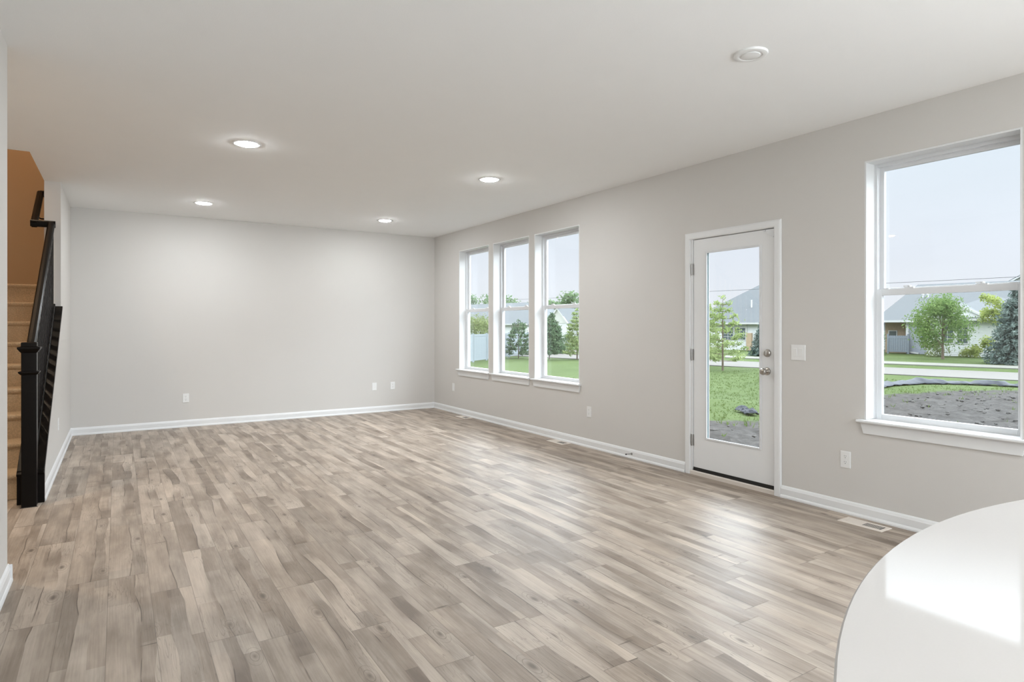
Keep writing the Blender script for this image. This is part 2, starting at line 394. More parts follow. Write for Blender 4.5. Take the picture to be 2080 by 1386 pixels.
# ------------------------------------------------------------------ room shell
WT = .19
def holed(axis, c0, c1, a0, a1, z0, z1, holes):
    """wall slab between c0 and c1 on the axis, spanning a0..a1 along and z0..z1, with rectangular holes (a0,a1,z0,z1)."""
    A = sorted({a0, a1, *[h[0] for h in holes], *[h[1] for h in holes]}); Z = sorted({z0, z1, *[h[2] for h in holes], *[h[3] for h in holes]})
    m = MB()
    for i in range(len(A) - 1):
        run = None
        for j in range(len(Z) - 1):
            ac, zc = (A[i] + A[i + 1]) / 2, (Z[j] + Z[j + 1]) / 2
            solid = not any(h[0] < ac < h[1] and h[2] < zc < h[3] for h in holes)
            if solid:
                if run is None: run = Z[j]
                end = Z[j + 1]
            if (not solid or j == len(Z) - 2) and run is not None:
                if axis == 'x': m.box(c0, c1, A[i], A[i + 1], run, end)
                else: m.box(A[i], A[i + 1], c0, c1, run, end)
                run = None
    return m
WZ0, WZ1 = .655, 2.437
WIN = [(5.374, 6.251), (6.3645, 7.2415), (7.354, 8.231), (1.400, 2.277)]
holes = [(a, b, WZ0, WZ1) for a, b in WIN] + [(2.935, 3.80, -.02, 2.10), (-3.95, -1.25, .1, 2.3)]   # the last one is cut for the added side fill light
struct(holed('x', W, W + WT, -5.1, D + .15, -.02, H + .05, holes).build('wall_right', M['wall']), 'greige wall with the windows and the glass door', 'wall')
struct(MB().box(-.541, W + .01, D, D + .15, -.02, H + .05).build('wall_far', M['wall']), 'plain greige wall at the far end of the room', 'wall')
struct(MB().box(-1.75, -.541, D, D + .15, -.02, 5.3).build('wall_stair_end', M['tan']), 'wall at the head of the carpeted stairs, warm light painted in as tan', 'wall')
CAPS = .685                                                   # slope of the knee wall, its cap and the hand rail
def capz(y): return .238 + .70 * (y - 5.77)
# stair wall: full height beyond y 7.587, a sloping knee wall in front of it
kw = MB()
prof = [(5.80, -.02), (D, -.02), (D, H + .05), (7.587, H + .05), (7.587, capz(7.587) - .02), (5.80, capz(5.80) - .02)]
for a in (0,):
    n = len(prof)
    vs = [(-.607, y, z) for y, z in prof] + [(XL, y, z) for y, z in prof]
    kw.add(vs, [tuple(range(n)), tuple(range(2 * n - 1, n - 1, -1))] + [(i, n + i, n + (i + 1) % n, (i + 1) % n) for i in range(n)])
struct(kw.build('wall_stair', M['wall']), 'pale wall beside the stairs, sloping down to the newel post', 'wall')
struct(MB().box(-.607, XL, -5.1, 4.0537, -.02, H + .05).build('wall_left', M['wall']), 'pale wall end at the left edge of the photo', 'wall')
struct(MB().box(-3.05, -2.95, 3.9, 6.2, -.02, H).build('wall_hall', M['wall']), 'wall at the end of the side hall', 'wall')
struct(MB().box(-2.95, -.607, 3.9, 4.0, -.02, H).build('wall_hall_side', M['wall']), 'near wall of the side hall', 'wall')
struct(MB().box(-2.95, -1.65, 6.1, 6.2, -.02, H).build('wall_hall_far', M['wall']), 'far wall of the side hall beside the stairs', 'wall')
struct(MB().box(-1.75, -1.65, 6.2, D, -.02, 5.3).build('wall_stair_left', M['tan']), 'wall on the far side of the stairs, warm light painted in as tan', 'wall')
struct(MB().box(-.607, -.50, 6.395, D, H + .06, 5.3).box(-1.75, -.607, 6.29, 6.39, H + .06, 5.3).build('wall_stair_upper', M['tan']), 'upper stairwell walls, warm light painted in as tan', 'wall')
struct(MB().box(-1.75, -.5, 6.29, D + .1, 5.3, 5.36).build('ceiling_stair', M['ceil']), 'ceiling over the upper stairwell', 'ceiling')
struct(holed('y', -5.1, -4.98, -.61, W + .1, -.02, H + .05, [(-.3, 4.1, .2, 2.5)]).build('wall_back', M['wall']), 'kitchen wall behind the camera', 'wall')  # the hole is made for the added fill light
# ceiling with the stairwell opening
cm = MB().box(-.607, W + .1, -5.1, D + .1, H, H + .06)
cm.box(-3.05, -.607, 3.9, 6.395, H, H + .06)
struct(cm.build('ceiling', M['ceil']), 'smooth white ceiling with round recessed lights', 'ceiling')

# baseboards ------------------------------------------------------------------
BP = [(0, 0), (.021, 0), (.021, .010), (.017, .020), (.0135, .024), (.0135, .068), (.011, .074), (.0085, .082), (.004, .089), (0, .092)]
def base(name, segs, label):
    m = MB()
    for p0, p1, side in segs: m.prism(BP, (*p0, 0), (*p1, 0), side=(*side, 0))
    return struct(m.build(name, M['trim']), label, 'baseboard')
base('baseboard_far', [((XL, D), (W, D), (0, -1))], 'white baseboard along the far wall')
base('baseboard_right', [((W, 3.855), (W, D - .002), (-1, 0)), ((W, -4.9), (W, 2.903), (-1, 0))], 'white baseboard along the window wall')
base('baseboard_stair', [((XL, 5.80), (XL, D - .002), (1, 0))], 'white baseboard under the stair wall')
base('baseboard_left', [((XL, -4.9), (XL, 4.0537 + .02), (1, 0)), ((-.607, 4.0537), (XL + .02, 4.0537), (0, 1))], 'white baseboard of the near wall end at the left')

# ------------------------------------------------------------------ windows
def window(idx, y0, y1, label):
    """opening between y0 and y1 in the window wall; built in local coordinates: x into the wall, y along it, z up from the stool."""
    w = y1 - y0; h = WZ1 - WZ0
    root = thing('window_%d' % idx, label, 'window', (W, y0, WZ0), kind='structure')
    m = MB(); T = .012; DP = .108
    m.box(0, DP, 0, T, .02, h).box(0, DP, w - T, w, .02, h).box(0.0005, DP - .0005, T, w - T, h - T, h)
    m.build('jamb_liner', M['trim'], root, bevel=.0015)
    fr = MB(); F0, F1 = DP, .172; F = .030
    fr.box(F0, F1, 0, F, 0, h).box(F0, F1, w - F, w, 0, h).box(F0 + .0005, F1 - .0005, F, w - F, h - F - .004, h).box(F0 + .0005, F1 - .0005, F, w - F, 0, .026)
    fr.box(F0 - .006, F0, 0, .016, .02, h).box(F0 - .006, F0, w - .016, w, .02, h)
    fr.build('window_frame', M['vinyl'], root, bevel=.002)
    mid = .887
    def sash(name, x0, x1, z0, z1, rb, rt, S=.034):
        s = MB(); a, b = F - .006, w - F + .006
        s.box(x0, x1, a, a + S, z0, z1).box(x0, x1, b - S, b, z0, z1).box(x0 + .0006, x1 - .0006, a + S, b - S, z0, z0 + rb).box(x0 + .0006, x1 - .0006, a + S, b - S, z1 - rt, z1)
        xm = (x0 + x1) / 2
        o = s.build(name, M['vinyl'], root, bevel=.002)
        MB().box(xm - .0015, xm + .0015, a + S - .004, b - S + .004, z0 + rb - .004, z1 - rt + .004).build('glass_pane', M['glass'], o)
        return o
    up = sash('upper_sash', .141, .169, mid - .004, h - .024, .034, .034)
    lo = sash('lower_sash', .110, .139, .018, mid + .022, .036, .042)
    # two cam locks on the meeting rail and two tilt latches
    for f in (.27, .74):
        l = MB().box(.112, .136, w * f - .028, w * f + .028, mid + .022, mid + .030)
        l.lathe([(.0, .0), (.011, 0), (.010, .010), (0, .012)], (.124, w * f, mid + .030), seg=16)
        l.bar((.124, w * f, mid + .037), (.117, w * f + .035, mid + .036), .009, .008)
        l.build('sash_lock', M['vinyl'], root)
    for f in (.09, .91):
        MB().box(.112, .134, w * f - .022, w * f + .022, mid + .022, mid + .0275).build('tilt_latch', M['vinyl'], root)
    MB().box(.1195, .1405, .016, .023, h - .17, h - .03).build('balance_cover', M['plastic'], root)
    # stool with ears and the apron under it
    st = MB(); O = .036
    pr = [(-.040, .0), (-.044, .005), (-.044, .013), (-.040, .018), (0, .018), (0, 0)]
    n = len(pr)
    vs = [(x, -O, z) for x, z in pr] + [(x, w + O, z) for x, z in pr]
    st.add(vs, [tuple(range(n)), tuple(range(2 * n - 1, n - 1, -1))] + [(i, n + i, n + (i + 1) % n, (i + 1) % n) for i in range(n)])
    st.box(0, DP, 0.0005, w - .0005, 0, .018)
    st.build('window_sill', M['trim'], root)
    ap = MB(); b0, b1 = -.020, w + .020; c = .018
    ap.add([(0, b0 + c, -.075), (0, b1 - c, -.075), (0, b1, 0), (0, b0, 0), (-.013, b0 + c, -.075), (-.013, b1 - c, -.075), (-.017, b1, 0), (-.017, b0, 0)],
           [(0, 1, 2, 3), (7, 6, 5, 4), (0, 4, 5, 1), (1, 5, 6, 2), (2, 6, 7, 3), (3, 7, 4, 0)])
    ap.build('apron', M['trim'], root)
    return root
window(1, *WIN[2], 'white double-hung window nearest the far wall, white fence outside')
window(2, *WIN[1], 'middle of the three narrow white double-hung windows')
window(3, *WIN[0], 'right one of the three grouped white double-hung windows')
window(4, *WIN[3], 'white double-hung window right of the door, cut by the photo edge')

# ------------------------------------------------------------------ door
door = thing('door_1', 'white exterior door with a full-length glass pane', 'door', (W, 0, 0), kind='structure')
S0, S1, SZ0, SZ1 = 2.957, 3.772, .066, 2.074
G0, G1, GZ0, GZ1 = 3.090, 3.636, .330, 1.957
sl = MB()
sl.box(.008, .052, S0, G0, SZ0, SZ1).box(.008, .052, G1, S1, SZ0, SZ1).box(.008, .052, G0, G1, SZ0, GZ0).box(.008, .052, G0, G1, GZ1, SZ1)
slab = sl.build('door_slab', M['door'], door)
bd = MB(); BW = .012
def ringprof(x0, x1): 
    bd.box(x0, x1, G0 - .004, G0 + BW, GZ0 - .004, GZ1 + .004).box(x0, x1, G1 - BW, G1 + .004, GZ0 - .004, GZ1 + .004)
    bd.box(x0, x1, G0 + BW, G1 - BW, GZ0 - .004, GZ0 + BW).box(x0, x1, G0 + BW, G1 - BW, GZ1 - BW, GZ1 + .004)
ringprof(.002, .013)
bd.build('glazing_bead', M['vinyl'], door, bevel=.002)
spm = MB(); a0, a1, c0, c1 = G0 - .002, G1 + .002, GZ0 - .002, GZ1 + .002
for xa, xb, wd in ((.019, .036, .010),):
    spm.box(xa, xb, a0, a0 + wd, c0, c1).box(xa, xb, a1 - wd, a1, c0, c1).box(xa, xb, a0 + wd, a1 - wd, c0, c0 + wd).box(xa, xb, a0 + wd, a1 - wd, c1 - wd, c1)
spm.build('glass_spacer', M['spacer'], door)
MB().box(.013, .018, G0 + .004, G1 - .004, GZ0 + .004, GZ1 - .004).build('glass_pane', M['glass'], door)
jb = MB()
jb.box(-.001, .16, S1 + .004, S1 + .027, .0, 2.10).box(-.001, .16, 2.936, S0 - .004, .0, 2.10).box(-.0005, .1595, S0 - .004, S1 + .004, SZ1 + .004, 2.10)
jb.box(.054, .07, S1 - .012, S1 + .01, .03, 2.09).box(.054, .07, S0 - .01, S0 + .012, .03, 2.09).box(.054, .07, S0, S1, SZ1 - .012, 2.09)
jb.build('door_jamb', M['trim'], door)
cs = MB()
cp = [(0, 0), (.0, .011), (.008, .016), (.045, .016), (.056, .012), (.058, 0)]
def casing(y_in, y_out, z1):
    s = 1 if y_out > y_in else -1
    vs = []
    k = abs(y_out - y_in) / .058
    for z in (0, 1):
        for a, b in cp:
            zz = 0.0 if z == 0 else 2.080 + a * k
            vs.append((-b, y_in + s * a * k, zz))
    n = len(cp)
    cs.add(vs, [tuple(range(n)), tuple(range(2 * n - 1, n - 1, -1))] + [(i, n + i, n + (i + 1) % n, (i + 1) % n) for i in range(n)])
casing(3.797, 3.855, 2.138); casing(2.961, 2.903, 2.138)
vs = []
for e_ in (0, 1):
    for a, b in cp: vs.append((-b, (2.961 - a) if e_ == 0 else (3.797 + a), 2.080 + a))
n = len(cp)
cs.add(vs, [tuple(range(n)), tuple(range(2 * n - 1, n - 1, -1))] + [(i, n + i, n + (i + 1) % n, (i + 1) % n) for i in range(n)])
cs.build('door_casing', M['trim'], door)
th = MB()
tp = [(-.012, 0), (-.012, .030), (-.006, .036), (.06, .036), (.16, .022), (.16, 0)]
n = len(tp)
th.add([(x, 2.962, z) for x, z in tp] + [(x, 3.796, z) for x, z in tp], [tuple(range(n)), tuple(range(2 * n - 1, n - 1, -1))] + [(i, n + i, n + (i + 1) % n, (i + 1) % n) for i in range(n)])
th.build('threshold', M['sill'], door)
MB().box(.004, .050, S0 + .004, S1 - .002, .037, SZ0).box(.000, .006, S0 + .004, S1 - .002, .043, .049).build('door_sweep', M['rubber'], door)
for z in (1.815, 1.060, .303):
    h_ = MB(); h_.lathe([(0, -.052), (.0055, -.051), (.0065, -.046), (.0065, .046), (.0055, .051), (0, .052)], (-.003, 3.786, z), seg=16)
    h_.box(-.0005, .0075, S1 - .004, S1 + .001, z - .05, z + .05).box(-.0015, .002, 3.788, 3.795, z - .05, z + .05)
    h_.build('hinge', M['hinge'], door)
kx = MB(); kx.lathe([(0, .008), (.031, .008), (.031, .002), (.027, -.004), (.013, -.008), (.0115, -.022), (.018, -.030), (.0265, -.040), (.0275, -.050), (.022, -.060), (.010, -.064), (0, -.0645)], (0, 3.034, .957), 'x', 36)
kx.build('door_knob', M['nickel'], door, smooth=True)
dk = MB(); dk.lathe([(0, .008), (.0315, .008), (.0315, 0), (.028, -.008), (.024, -.011), (0, -.012)], (0, 3.030, 1.100), 'x', 36)
dbolt = dk.build('deadbolt', M['nickel'], door, smooth=True)
tt = MB(); tt.box(-.030, -.010, 3.024, 3.036, 1.082, 1.118); tt.build('thumb_turn', M['nickel'], dbolt, bevel=.003)
cg = MB(); y_, z_ = S0 + .002, SZ1 - .002
cg.add([(.000, y_, z_), (.000, y_ + .115, z_), (.000, y_, z_ - .085), (.009, y_, z_), (.009, y_ + .115, z_), (.009, y_, z_ - .085)],
       [(0, 1, 2), (5, 4, 3), (0, 3, 4, 1), (1, 4, 5, 2), (2, 5, 3, 0)])
guard = cg.build('corner_guard', M['vinyl'], door)
sc_ = MB(); sc_.lathe([(0, -.002), (.004, -.001), (.004, .001), (0, .001)], (0, y_ + .085, z_ - .008), 'x', 12); sc_.lathe([(0, -.002), (.004, -.001), (.004, .001), (0, .001)], (0, y_ + .010, z_ - .062), 'x', 12)
sc_.build('screw', M['hinge'], guard)

# ------------------------------------------------------------------ plates on the walls (local: x = out of the wall, y along, z up)
def plate_mesh(m, w, h, t=.005):
    m.box(.0, t * .6, -w / 2, w / 2, -h / 2, h / 2).box(.0, t, -w / 2 + .003, w / 2 - .003, -h / 2 + .003, h / 2 - .003); return m
def make_outlet():
    r = thing('wall_outlet', 'x', 'outlet')
    plate_mesh(MB(), .073, .117).build('cover_plate', M['plastic'], r, bevel=.0012)
    for s in (-1, 1):
        q = MB(); zc = s * .0205
        prof = [(.0145 * math.cos(a) , .0165 * math.sin(a)) for a in np.linspace(0, 2 * PI, 24, endpoint=False)]
        prof = [(max(-.0135, min(.0135, a)), b) for a, b in prof]
        q.add([(.0048, a, zc + b) for a, b in prof] + [(.0066, a, zc + b) for a, b in prof], [tuple(range(23, -1, -1)), tuple(range(24, 48))] + [(i, (i + 1) % 24, 24 + (i + 1) % 24, 24 + i) for i in range(24)])
        rc = q.build('receptacle', M['plastic'], r)
        k = MB().box(.0064, .0069, -.0072, -.0052, zc + .001, zc + .0095).box(.0064, .0069, .0052, .0070, zc + .002, zc + .009)
        k.lathe([(0, .0064), (.0026, .0064), (.0026, .0069), (0, .0069)], (0, 0, zc - .0075), 'x', 14)
        k.build('slot', M['slot'], rc)
    MB().lathe([(0, .0045), (.003, .0045), (.0026, .0062), (0, .0064)], (0, 0, 0), 'x', 12).build('screw', M['plastic'], r)
    return r
RZ_R, RZ_F, RZ_L = PI, -PI / 2, 0.0        # faces -x, -y, +x
out = make_outlet(); out.location = (W, 2.406, .377); out.rotation_euler = (0, 0, RZ_R); out['group'] = 'duplex outlets low on the walls'
out['label'] = 'white duplex outlet below the window right of the door'
dup(out, (W, 5.205, .385), RZ_R, 'white duplex outlet on the window wall between the grouped windows and the door')
dup(out, (.750, D, .376), RZ_F, 'white duplex outlet low on the far wall, alone at its left half')
dup(out, (XL, 7.26, .383), RZ_L, 'white duplex outlet on the wall beside the stairs, seen edge-on')
dup(out, (3.593, D, .393), RZ_F, 'white outlet with a dark centre on the far wall nearest the corner')
blank = thing('blank_plate', 'plain white blank plate on the far wall, left of the corner outlet', 'wall plate', (3.300, D, .393), RZ_F, 'blank wall plates')
plate_mesh(MB(), .073, .117).build('cover_plate', M['plastic'], blank, bevel=.0012)
for s in (-1, 1): MB().lathe([(0, .0045), (.003, .0045), (.0026, .0058), (0, .006)], (0, 0, s * .042), 'x', 12).build('screw', M['plastic'], blank)
dup(blank, (W, 8.413, .388), RZ_R, 'plain white blank plate on the window wall, left under the grouped windows')
sw = thing('light_switch', 'white two-gang rocker switch plate right of the door', 'light switch', (W, 2.764, 1.113), RZ_R)
plate_mesh(MB(), .117, .117).build('cover_plate', M['plastic'], sw, bevel=.0012)
for s in (-1, 1):
    yc = s * .023
    rk = MB(); rk.add([(.0048, yc - .0165, -.033), (.0048, yc + .0165, -.033), (.0048, yc + .0165, .033), (.0048, yc - .0165, .033),
                       (.0058, yc - .0155, -.032), (.0058, yc + .0155, -.032), (.0092, yc + .0155, .032), (.0092, yc - .0155, .032)],
                      [(3, 2, 1, 0), (4, 5, 6, 7), (0, 1, 5, 4), (1, 2, 6, 5), (2, 3, 7, 6), (3, 0, 4, 7)])
    rk.build('rocker', M['plastic'], sw)
# door stop screwed to the baseboard
ds = thing('door_stop', 'small metal door stop on the baseboard left of the door', 'door stop', (W - .0135, 4.535, .050))
MB().lathe([(0, 0), (.011, 0), (.010, -.006), (.006, -.009), (0, -.009)], (0, 0, 0), 'x', 20).build('mount', M['hinge'], ds)
MB().tube([(-.006, 0, 0), (-.070, 0, .002)], .0034, 10).build('rod', M['hinge'], ds)
MB().lathe([(0, -.068), (.006, -.069), (.007, -.078), (.004, -.082), (0, -.082)], (0, 0, .002), 'x', 16).build('rubber_tip', M['rubber'], ds)

# floor registers ------------------------------------------------------------
def make_register():
    r = thing('floor_register', 'x', 'floor vent')
    m = MB(); w, l = .135, .29; iw, il = .082, .245
    def rect(z, a, b): return [(-a / 2, -b / 2, z), (a / 2, -b / 2, z), (a / 2, b / 2, z), (-a / 2, b / 2, z)]
    vs = rect(.0002, w, l) + rect(.0035, w - .010, l - .010) + rect(.0045, iw, il) + rect(.0015, iw - .004, il - .004)
    m.add(vs, [(a * 4 + i, a * 4 + (i + 1) % 4, a * 4 + 4 + (i + 1) % 4, a * 4 + 4 + i) for a in range(3) for i in range(4)])
    m.add(rect(.0016, iw - .004, il - .004), [(0, 1, 2, 3)])
    m.build('rim', M['register'], r)
    s = MB(); n = 26
    for i in range(n):
        y = -il / 2 + .006 + (il - .012) * (i + .5) / n
        tilt = .0032 if y < 0 else -.0005
        s.add([(-iw / 2 + .002, y - .0026, .0018), (iw / 2 - .002, y - .0026, .0018), (iw / 2 - .002, y + .0026 + tilt * .3, .0042), (-iw / 2 + .002, y + .0026 + tilt * .3, .0042)], [(0, 1, 2, 3)])
        if y < 0: s.box(-iw / 2 + .003, iw / 2 - .003, y + .0030, y + .0052, .0017, .0040)
        else: s.box(-iw / 2 + .003, iw / 2 - .003, y - .0046, y + .0046, .0017, .0038)
    s.box(-iw / 2, -iw / 2 + .003, -il / 2, il / 2, .0017, .0044).box(iw / 2 - .003, iw / 2, -il / 2, il / 2, .0017, .0044)
    s.build('louver', M['register'], r)
    g = MB()
    for i in range(n):
        y = -il / 2 + .006 + (il - .012) * (i + .5) / n
        if y < 0: g.box(-iw / 2 + .006, iw / 2 - .006, y - .0042, y + .0008, .0016, .0043)
    g.build('opening', M['slot'], r)
    MB().box(-iw / 2 + .010, -iw / 2 + .026, il / 2 - .022, il / 2 - .016, .0040, .0075).build('lever', M['register'], r)
    return r
rg = make_register(); rg.location = (4.166, 2.206, 0); rg['label'] = 'beige floor vent under the window right of the door'; rg['group'] = 'floor registers along the window wall'
dup(rg, (4.212, 5.633, 0), 0, 'beige floor vent under the right one of the three grouped windows')
dup(rg, (4.208, 7.905, 0), 0, 'beige floor vent near the far corner of the room')

# recessed ceiling lights ------------------------------------------------------
def make_light():
    r = thing('recessed_light', 'x', 'ceiling light')
    MB().lathe([(.108, 0), (.108, -.002), (.104, -.005), (.088, -.006), (.079, -.004), (.079, 0)], seg=48).build('trim_ring', M['trim'], r, smooth=True)
    MB().lathe([(.0785, -.0035), (.074, -.0085), (.064, -.0115), (.045, -.0135), (0, -.0145)], seg=48).build('lens', M['lens'], r, smooth=True)
    return r
RL = 'round recessed lights in the ceiling'
lt = make_light(); lt.location = (.853, 5.205, H); lt['group'] = RL; lt['label'] = 'lit round recessed light, nearer one of the two on the left'
for loc, lb in (((.842, 7.975, H), 'lit round recessed light at the left, close to the far wall'),
                ((3.050, 5.200, H), 'lit round recessed light, nearer one of the two on the right'),
                ((3.044, 7.972, H), 'lit round recessed light in front of the far right corner')):
    dup(lt, loc, 0, lb)
for x, y in ((.85, -.9), (3.05, -.9), (.85, -3.4), (3.05, -3.4)):  # lamps added out of view to brighten the room
    dup(lt, (x, y, H), 0, 'added unseen round light over the kitchen behind the camera')
for x, y, z in ((-1.35, 5.05, H),):
    up_ = dup(lt, (x, y, z), 0, 'warm round recessed light over the side hall')
    for ch in up_.children:
        if ch.name.startswith('lens'): ch.data = ch.data.copy(); ch.data.materials[0] = M['lens_hall']
up_ = dup(lt, (-1.10, 7.4, 5.30), 0, 'warm round light over the upper stairwell')
for ch in up_.children:
    if ch.name.startswith('lens'): ch.data = ch.data.copy(); ch.data.materials[0] = M['lens_warm']
sd = thing('smoke_detector', 'unlit round white disc on the ceiling above the door, near the camera', 'smoke detector', (2.800, 2.068, H))
MB().lathe([(.086, 0), (.086, -.004), (.083, -.010), (.073, -.013), (.060, -.012), (.057, -.009), (0, -.009)], seg=48).build('housing', M['plastic'], sd, smooth=True)
MB().lathe([(.048, -.009), (.047, -.013), (.042, -.0145), (0, -.015)], seg=40).build('cover', M['plastic'], sd, smooth=True)

# ------------------------------------------------------------------ kitchen island with a round end
isl = thing('kitchen_island', 'white glossy countertop with a rounded end at the lower right corner', 'kitchen island', (1.465, -1.0, 0))
def dshape(r, yb, seg=96):
    return [(r * math.cos(a), r * math.sin(a)) for a in np.linspace(0, PI, seg)] + [(-r, yb), (r, yb)]
def slabmesh(r, yb, rings):
    m = MB(); n = None
    for i, (dr, z) in enumerate(rings):
        p = dshape(r + dr, yb - dr); n = len(p); m.v += [(x, y, z) for x, y in p]
    for i in range(len(rings) - 1):
        m.f += [(i * n + k, i * n + (k + 1) % n, (i + 1) * n + (k + 1) % n, (i + 1) * n + k) for k in range(n)]
    m.f.append(tuple(range(n - 1, -1, -1))); m.f.append(tuple((len(rings) - 1) * n + k for k in range(n)))
    return m
slabmesh(1.60, -1.3, [(-.002, .882), (0, .884), (0, .909), (-.003, .912)]).build('countertop', M['quartz'], isl)
slabmesh(1.28, -1.0, [(0, .10), (0, .882)]).build('base_cabinet', M['cab'], isl)
slabmesh(1.21, -.93, [(0, 0), (0, .10)]).build('toe_kick', M['cab'], isl)

# ------------------------------------------------------------------ staircase
RISE, RUN, SY0, NST = .194, .265, 5.97, 9
stairs = thing('staircase', 'brown carpeted stairs going up at the left edge of the photo', 'stairs', (-1.12, SY0, 0))
for k in range(NST):
    m = MB(); y0 = k * RUN; y1 = (k + 1) * RUN + .03 if k < NST - 1 else D - SY0 - .001
    z0, z1 = max(0.0, k * RISE - .05), (k + 1) * RISE
    pr = [(y0, z0), (y0, z1 - .045), (y0 - .012, z1 - .036), (y0 - .020, z1 - .020), (y0 - .016, z1 - .006), (y0 - .004, z1), (y1, z1), (y1, z0)]
    n = len(pr)
    m.add([(-.529, y, z) for y, z in pr] + [(.495, y, z) for y, z in pr], [tuple(range(n)), tuple(range(2 * n - 1, n - 1, -1))] + [(i, n + i, n + (i + 1) % n, (i + 1) % n) for i in range(n)])
    m.build('step' if k < NST - 1 else 'landing', M['carpet'], stairs, bevel=.006)

# railing ------------------------------------------------------------------
rail = thing('stair_railing', 'dark espresso stair railing with a square newel post', 'railing', (-.541, 5.70, 0))
ox, oy = -.541, 5.70
def L3(x, y, z): return (x - ox, y - oy, z)
nw = MB(); h2 = .0445; nx = 0.0; ny = .0
nw.box(-h2, h2, -h2, h2, 0, 1.165)
nw.build('newel_post', M['espresso'], rail, bevel=.003)
nc = MB()
def sqlathe(m, prof):
    base_ = len(m.v)
    for r, z in prof: m.v += [(-r, -r, z), (r, -r, z), (r, r, z), (-r, r, z)]
    for i in range(len(prof) - 1):
        for k in range(4): m.f.append((base_ + i * 4 + k, base_ + i * 4 + (k + 1) % 4, base_ + i * 4 + 4 + (k + 1) % 4, base_ + i * 4 + 4 + k))
    m.f.append((base_ + 3, base_ + 2, base_ + 1, base_)); t_ = base_ + 4 * (len(prof) - 1); m.f.append((t_, t_ + 1, t_ + 2, t_ + 3))
sqlathe(nc, [(h2, 1.118), (.050, 1.124), (.062, 1.142), (.066, 1.148), (.066, 1.160), (.050, 1.164), (.046, 1.166), (.046, 1.190), (.043, 1.194)])
nc.build('newel_cap', M['espresso'], rail)
nk = MB(); sqlathe(nk, [(h2, .958), (.050, .962), (.061, .976), (.061, .983), (h2, .986)])
nk.build('newel_collar', M['espresso'], rail)
MB().box(-h2 - .006, h2 + .006, -h2 - .006, -h2, 0, .004).build('floor_shim', M['rubber'], rail)
# boxed end of the knee wall and the sloping cap on it
ze = capz(5.77)
en_ = MB().box(-.622 - ox, -.459 - ox, 5.762 - oy, 5.80 - oy, 0, ze + .012)
en_.build('end_panel', M['espresso'], rail, bevel=.002)
cap = MB(); nrm = Vector((0, -.69, 1)).normalized()
cy1 = 7.586
cap.prism([(-.082, 0), (.082, 0), (.082, .019), (.079, .022), (-.079, .022), (-.082, .019)], L3(-.541, 5.756, capz(5.756) - .018), L3(-.541, cy1, capz(cy1) - .018), up=nrm, side=(1, 0, 0))
sk = MB(); y0_, y1_ = 5.80, 7.586
cap.build('rail_cap', M['espresso'], rail)
for sx in (-1, 1):
    q = MB(); x_ = -.541 + sx * .0665
    q.prism([(0, -.060), (.009, -.060), (.009, 0), (0, 0)], L3(x_ if sx > 0 else x_ - .009, 5.80, capz(5.80) - .018), L3(x_ if sx > 0 else x_ - .009, cy1, capz(cy1) - .018), up=(0, 0, 1), side=(1, 0, 0))
    q.build('skirt_strip', M['espresso'], rail)
sh = MB(); sh.prism([(-.024, 0), (.024, 0), (.024, .016), (.018, .022), (-.018, .022), (-.024, .016)], L3(-.541, 5.745, capz(5.745) + .006), L3(-.541, cy1, capz(cy1) + .006), up=nrm, side=(1, 0, 0))
sh.build('shoe_rail', M['espresso'], rail)
def railz(y): return 1.185 + CAPS * (y - 5.83)
HP = [(-.020, -.034), (.020, -.034), (.026, -.014), (.030, .004), (.028, .018), (.018, .028), (0, .031), (-.018, .028), (-.028, .018), (-.030, .004), (-.026, -.014)]
ytop = 7.46
hr = MB(); hr.prism(HP, L3(-.541, 5.742, railz(5.742) - .005), L3(-.541, ytop, railz(ytop)), up=nrm, side=(1, 0, 0))
xo = -.672
hr.prism(HP, L3(-.541 + .032, ytop, railz(ytop)), L3(xo - .030, ytop, railz(ytop)), up=(0, 0, 1), side=(0, 1, 0))
hr.prism(HP, L3(xo, ytop - .02, railz(ytop) - .014), L3(xo, 8.02, railz(ytop) + CAPS * .56), up=nrm, side=(1, 0, 0))
hr.prism(HP, L3(xo, 8.02, railz(ytop) + CAPS * .56), L3(-.609, 8.02, railz(ytop) + CAPS * .56), up=(0, 0, 1), side=(0, 1, 0))
hr.build('hand_rail', M['espresso'], rail)
bk = MB(); zb = railz(ytop) + CAPS * .25
bk.tube([L3(xo, 7.73, zb - .03), L3(xo, 7.73, zb - .075), L3(xo + .03, 7.73, zb - .09), L3(-.609, 7.73, zb - .09)], .007, 8)
bk.lathe([(0, -.004), (.028, -.003), (.028, 0), (0, 0)], L3(-.607, 7.73, zb - .09), 'x', 16)
bk.build('rail_bracket', M['espresso'], rail)
y = 5.86
while y < 7.50:
    b_ = MB(); z0 = capz(y) + .022; z1 = railz(y) - .034
    b_.add([L3(-.541 + a, y + c, z) for z in (0, 1) for a, c in ((-.016, -.016), (.016, -.016), (.016, .016), (-.016, .016))], [(3, 2, 1, 0), (4, 5, 6, 7), (0, 1, 5, 4), (1, 2, 6, 5), (2, 3, 7, 6), (3, 0, 4, 7)])
    for i, (x_, y_2, q) in enumerate(b_.v):
        yy = y_2 + oy; b_.v[i] = (x_, y_2, (capz(yy) + .020) if q == 0 else (railz(yy) - .030))
    b_.build('baluster', M['espresso'], rail)
    y += .1075

# ================================================================== outdoors
# frame of the street: s runs away from the house, t runs to the left along it
NS, TS = np.array([.979, .2055]), np.array([-.2055, .979])
ANG = math.atan2(.2055, .979)
def ST(s, t): p = NS * s + TS * t; return float(p[0]), float(p[1])
def gz(s): return float(np.interp(s, [5, 24, 41.2, 46, 60, 120], [-.45, -1.1, -1.1, -.85, -.8, -.8]))
def gxy(x, y): return gz(.979 * x + .2055 * y)

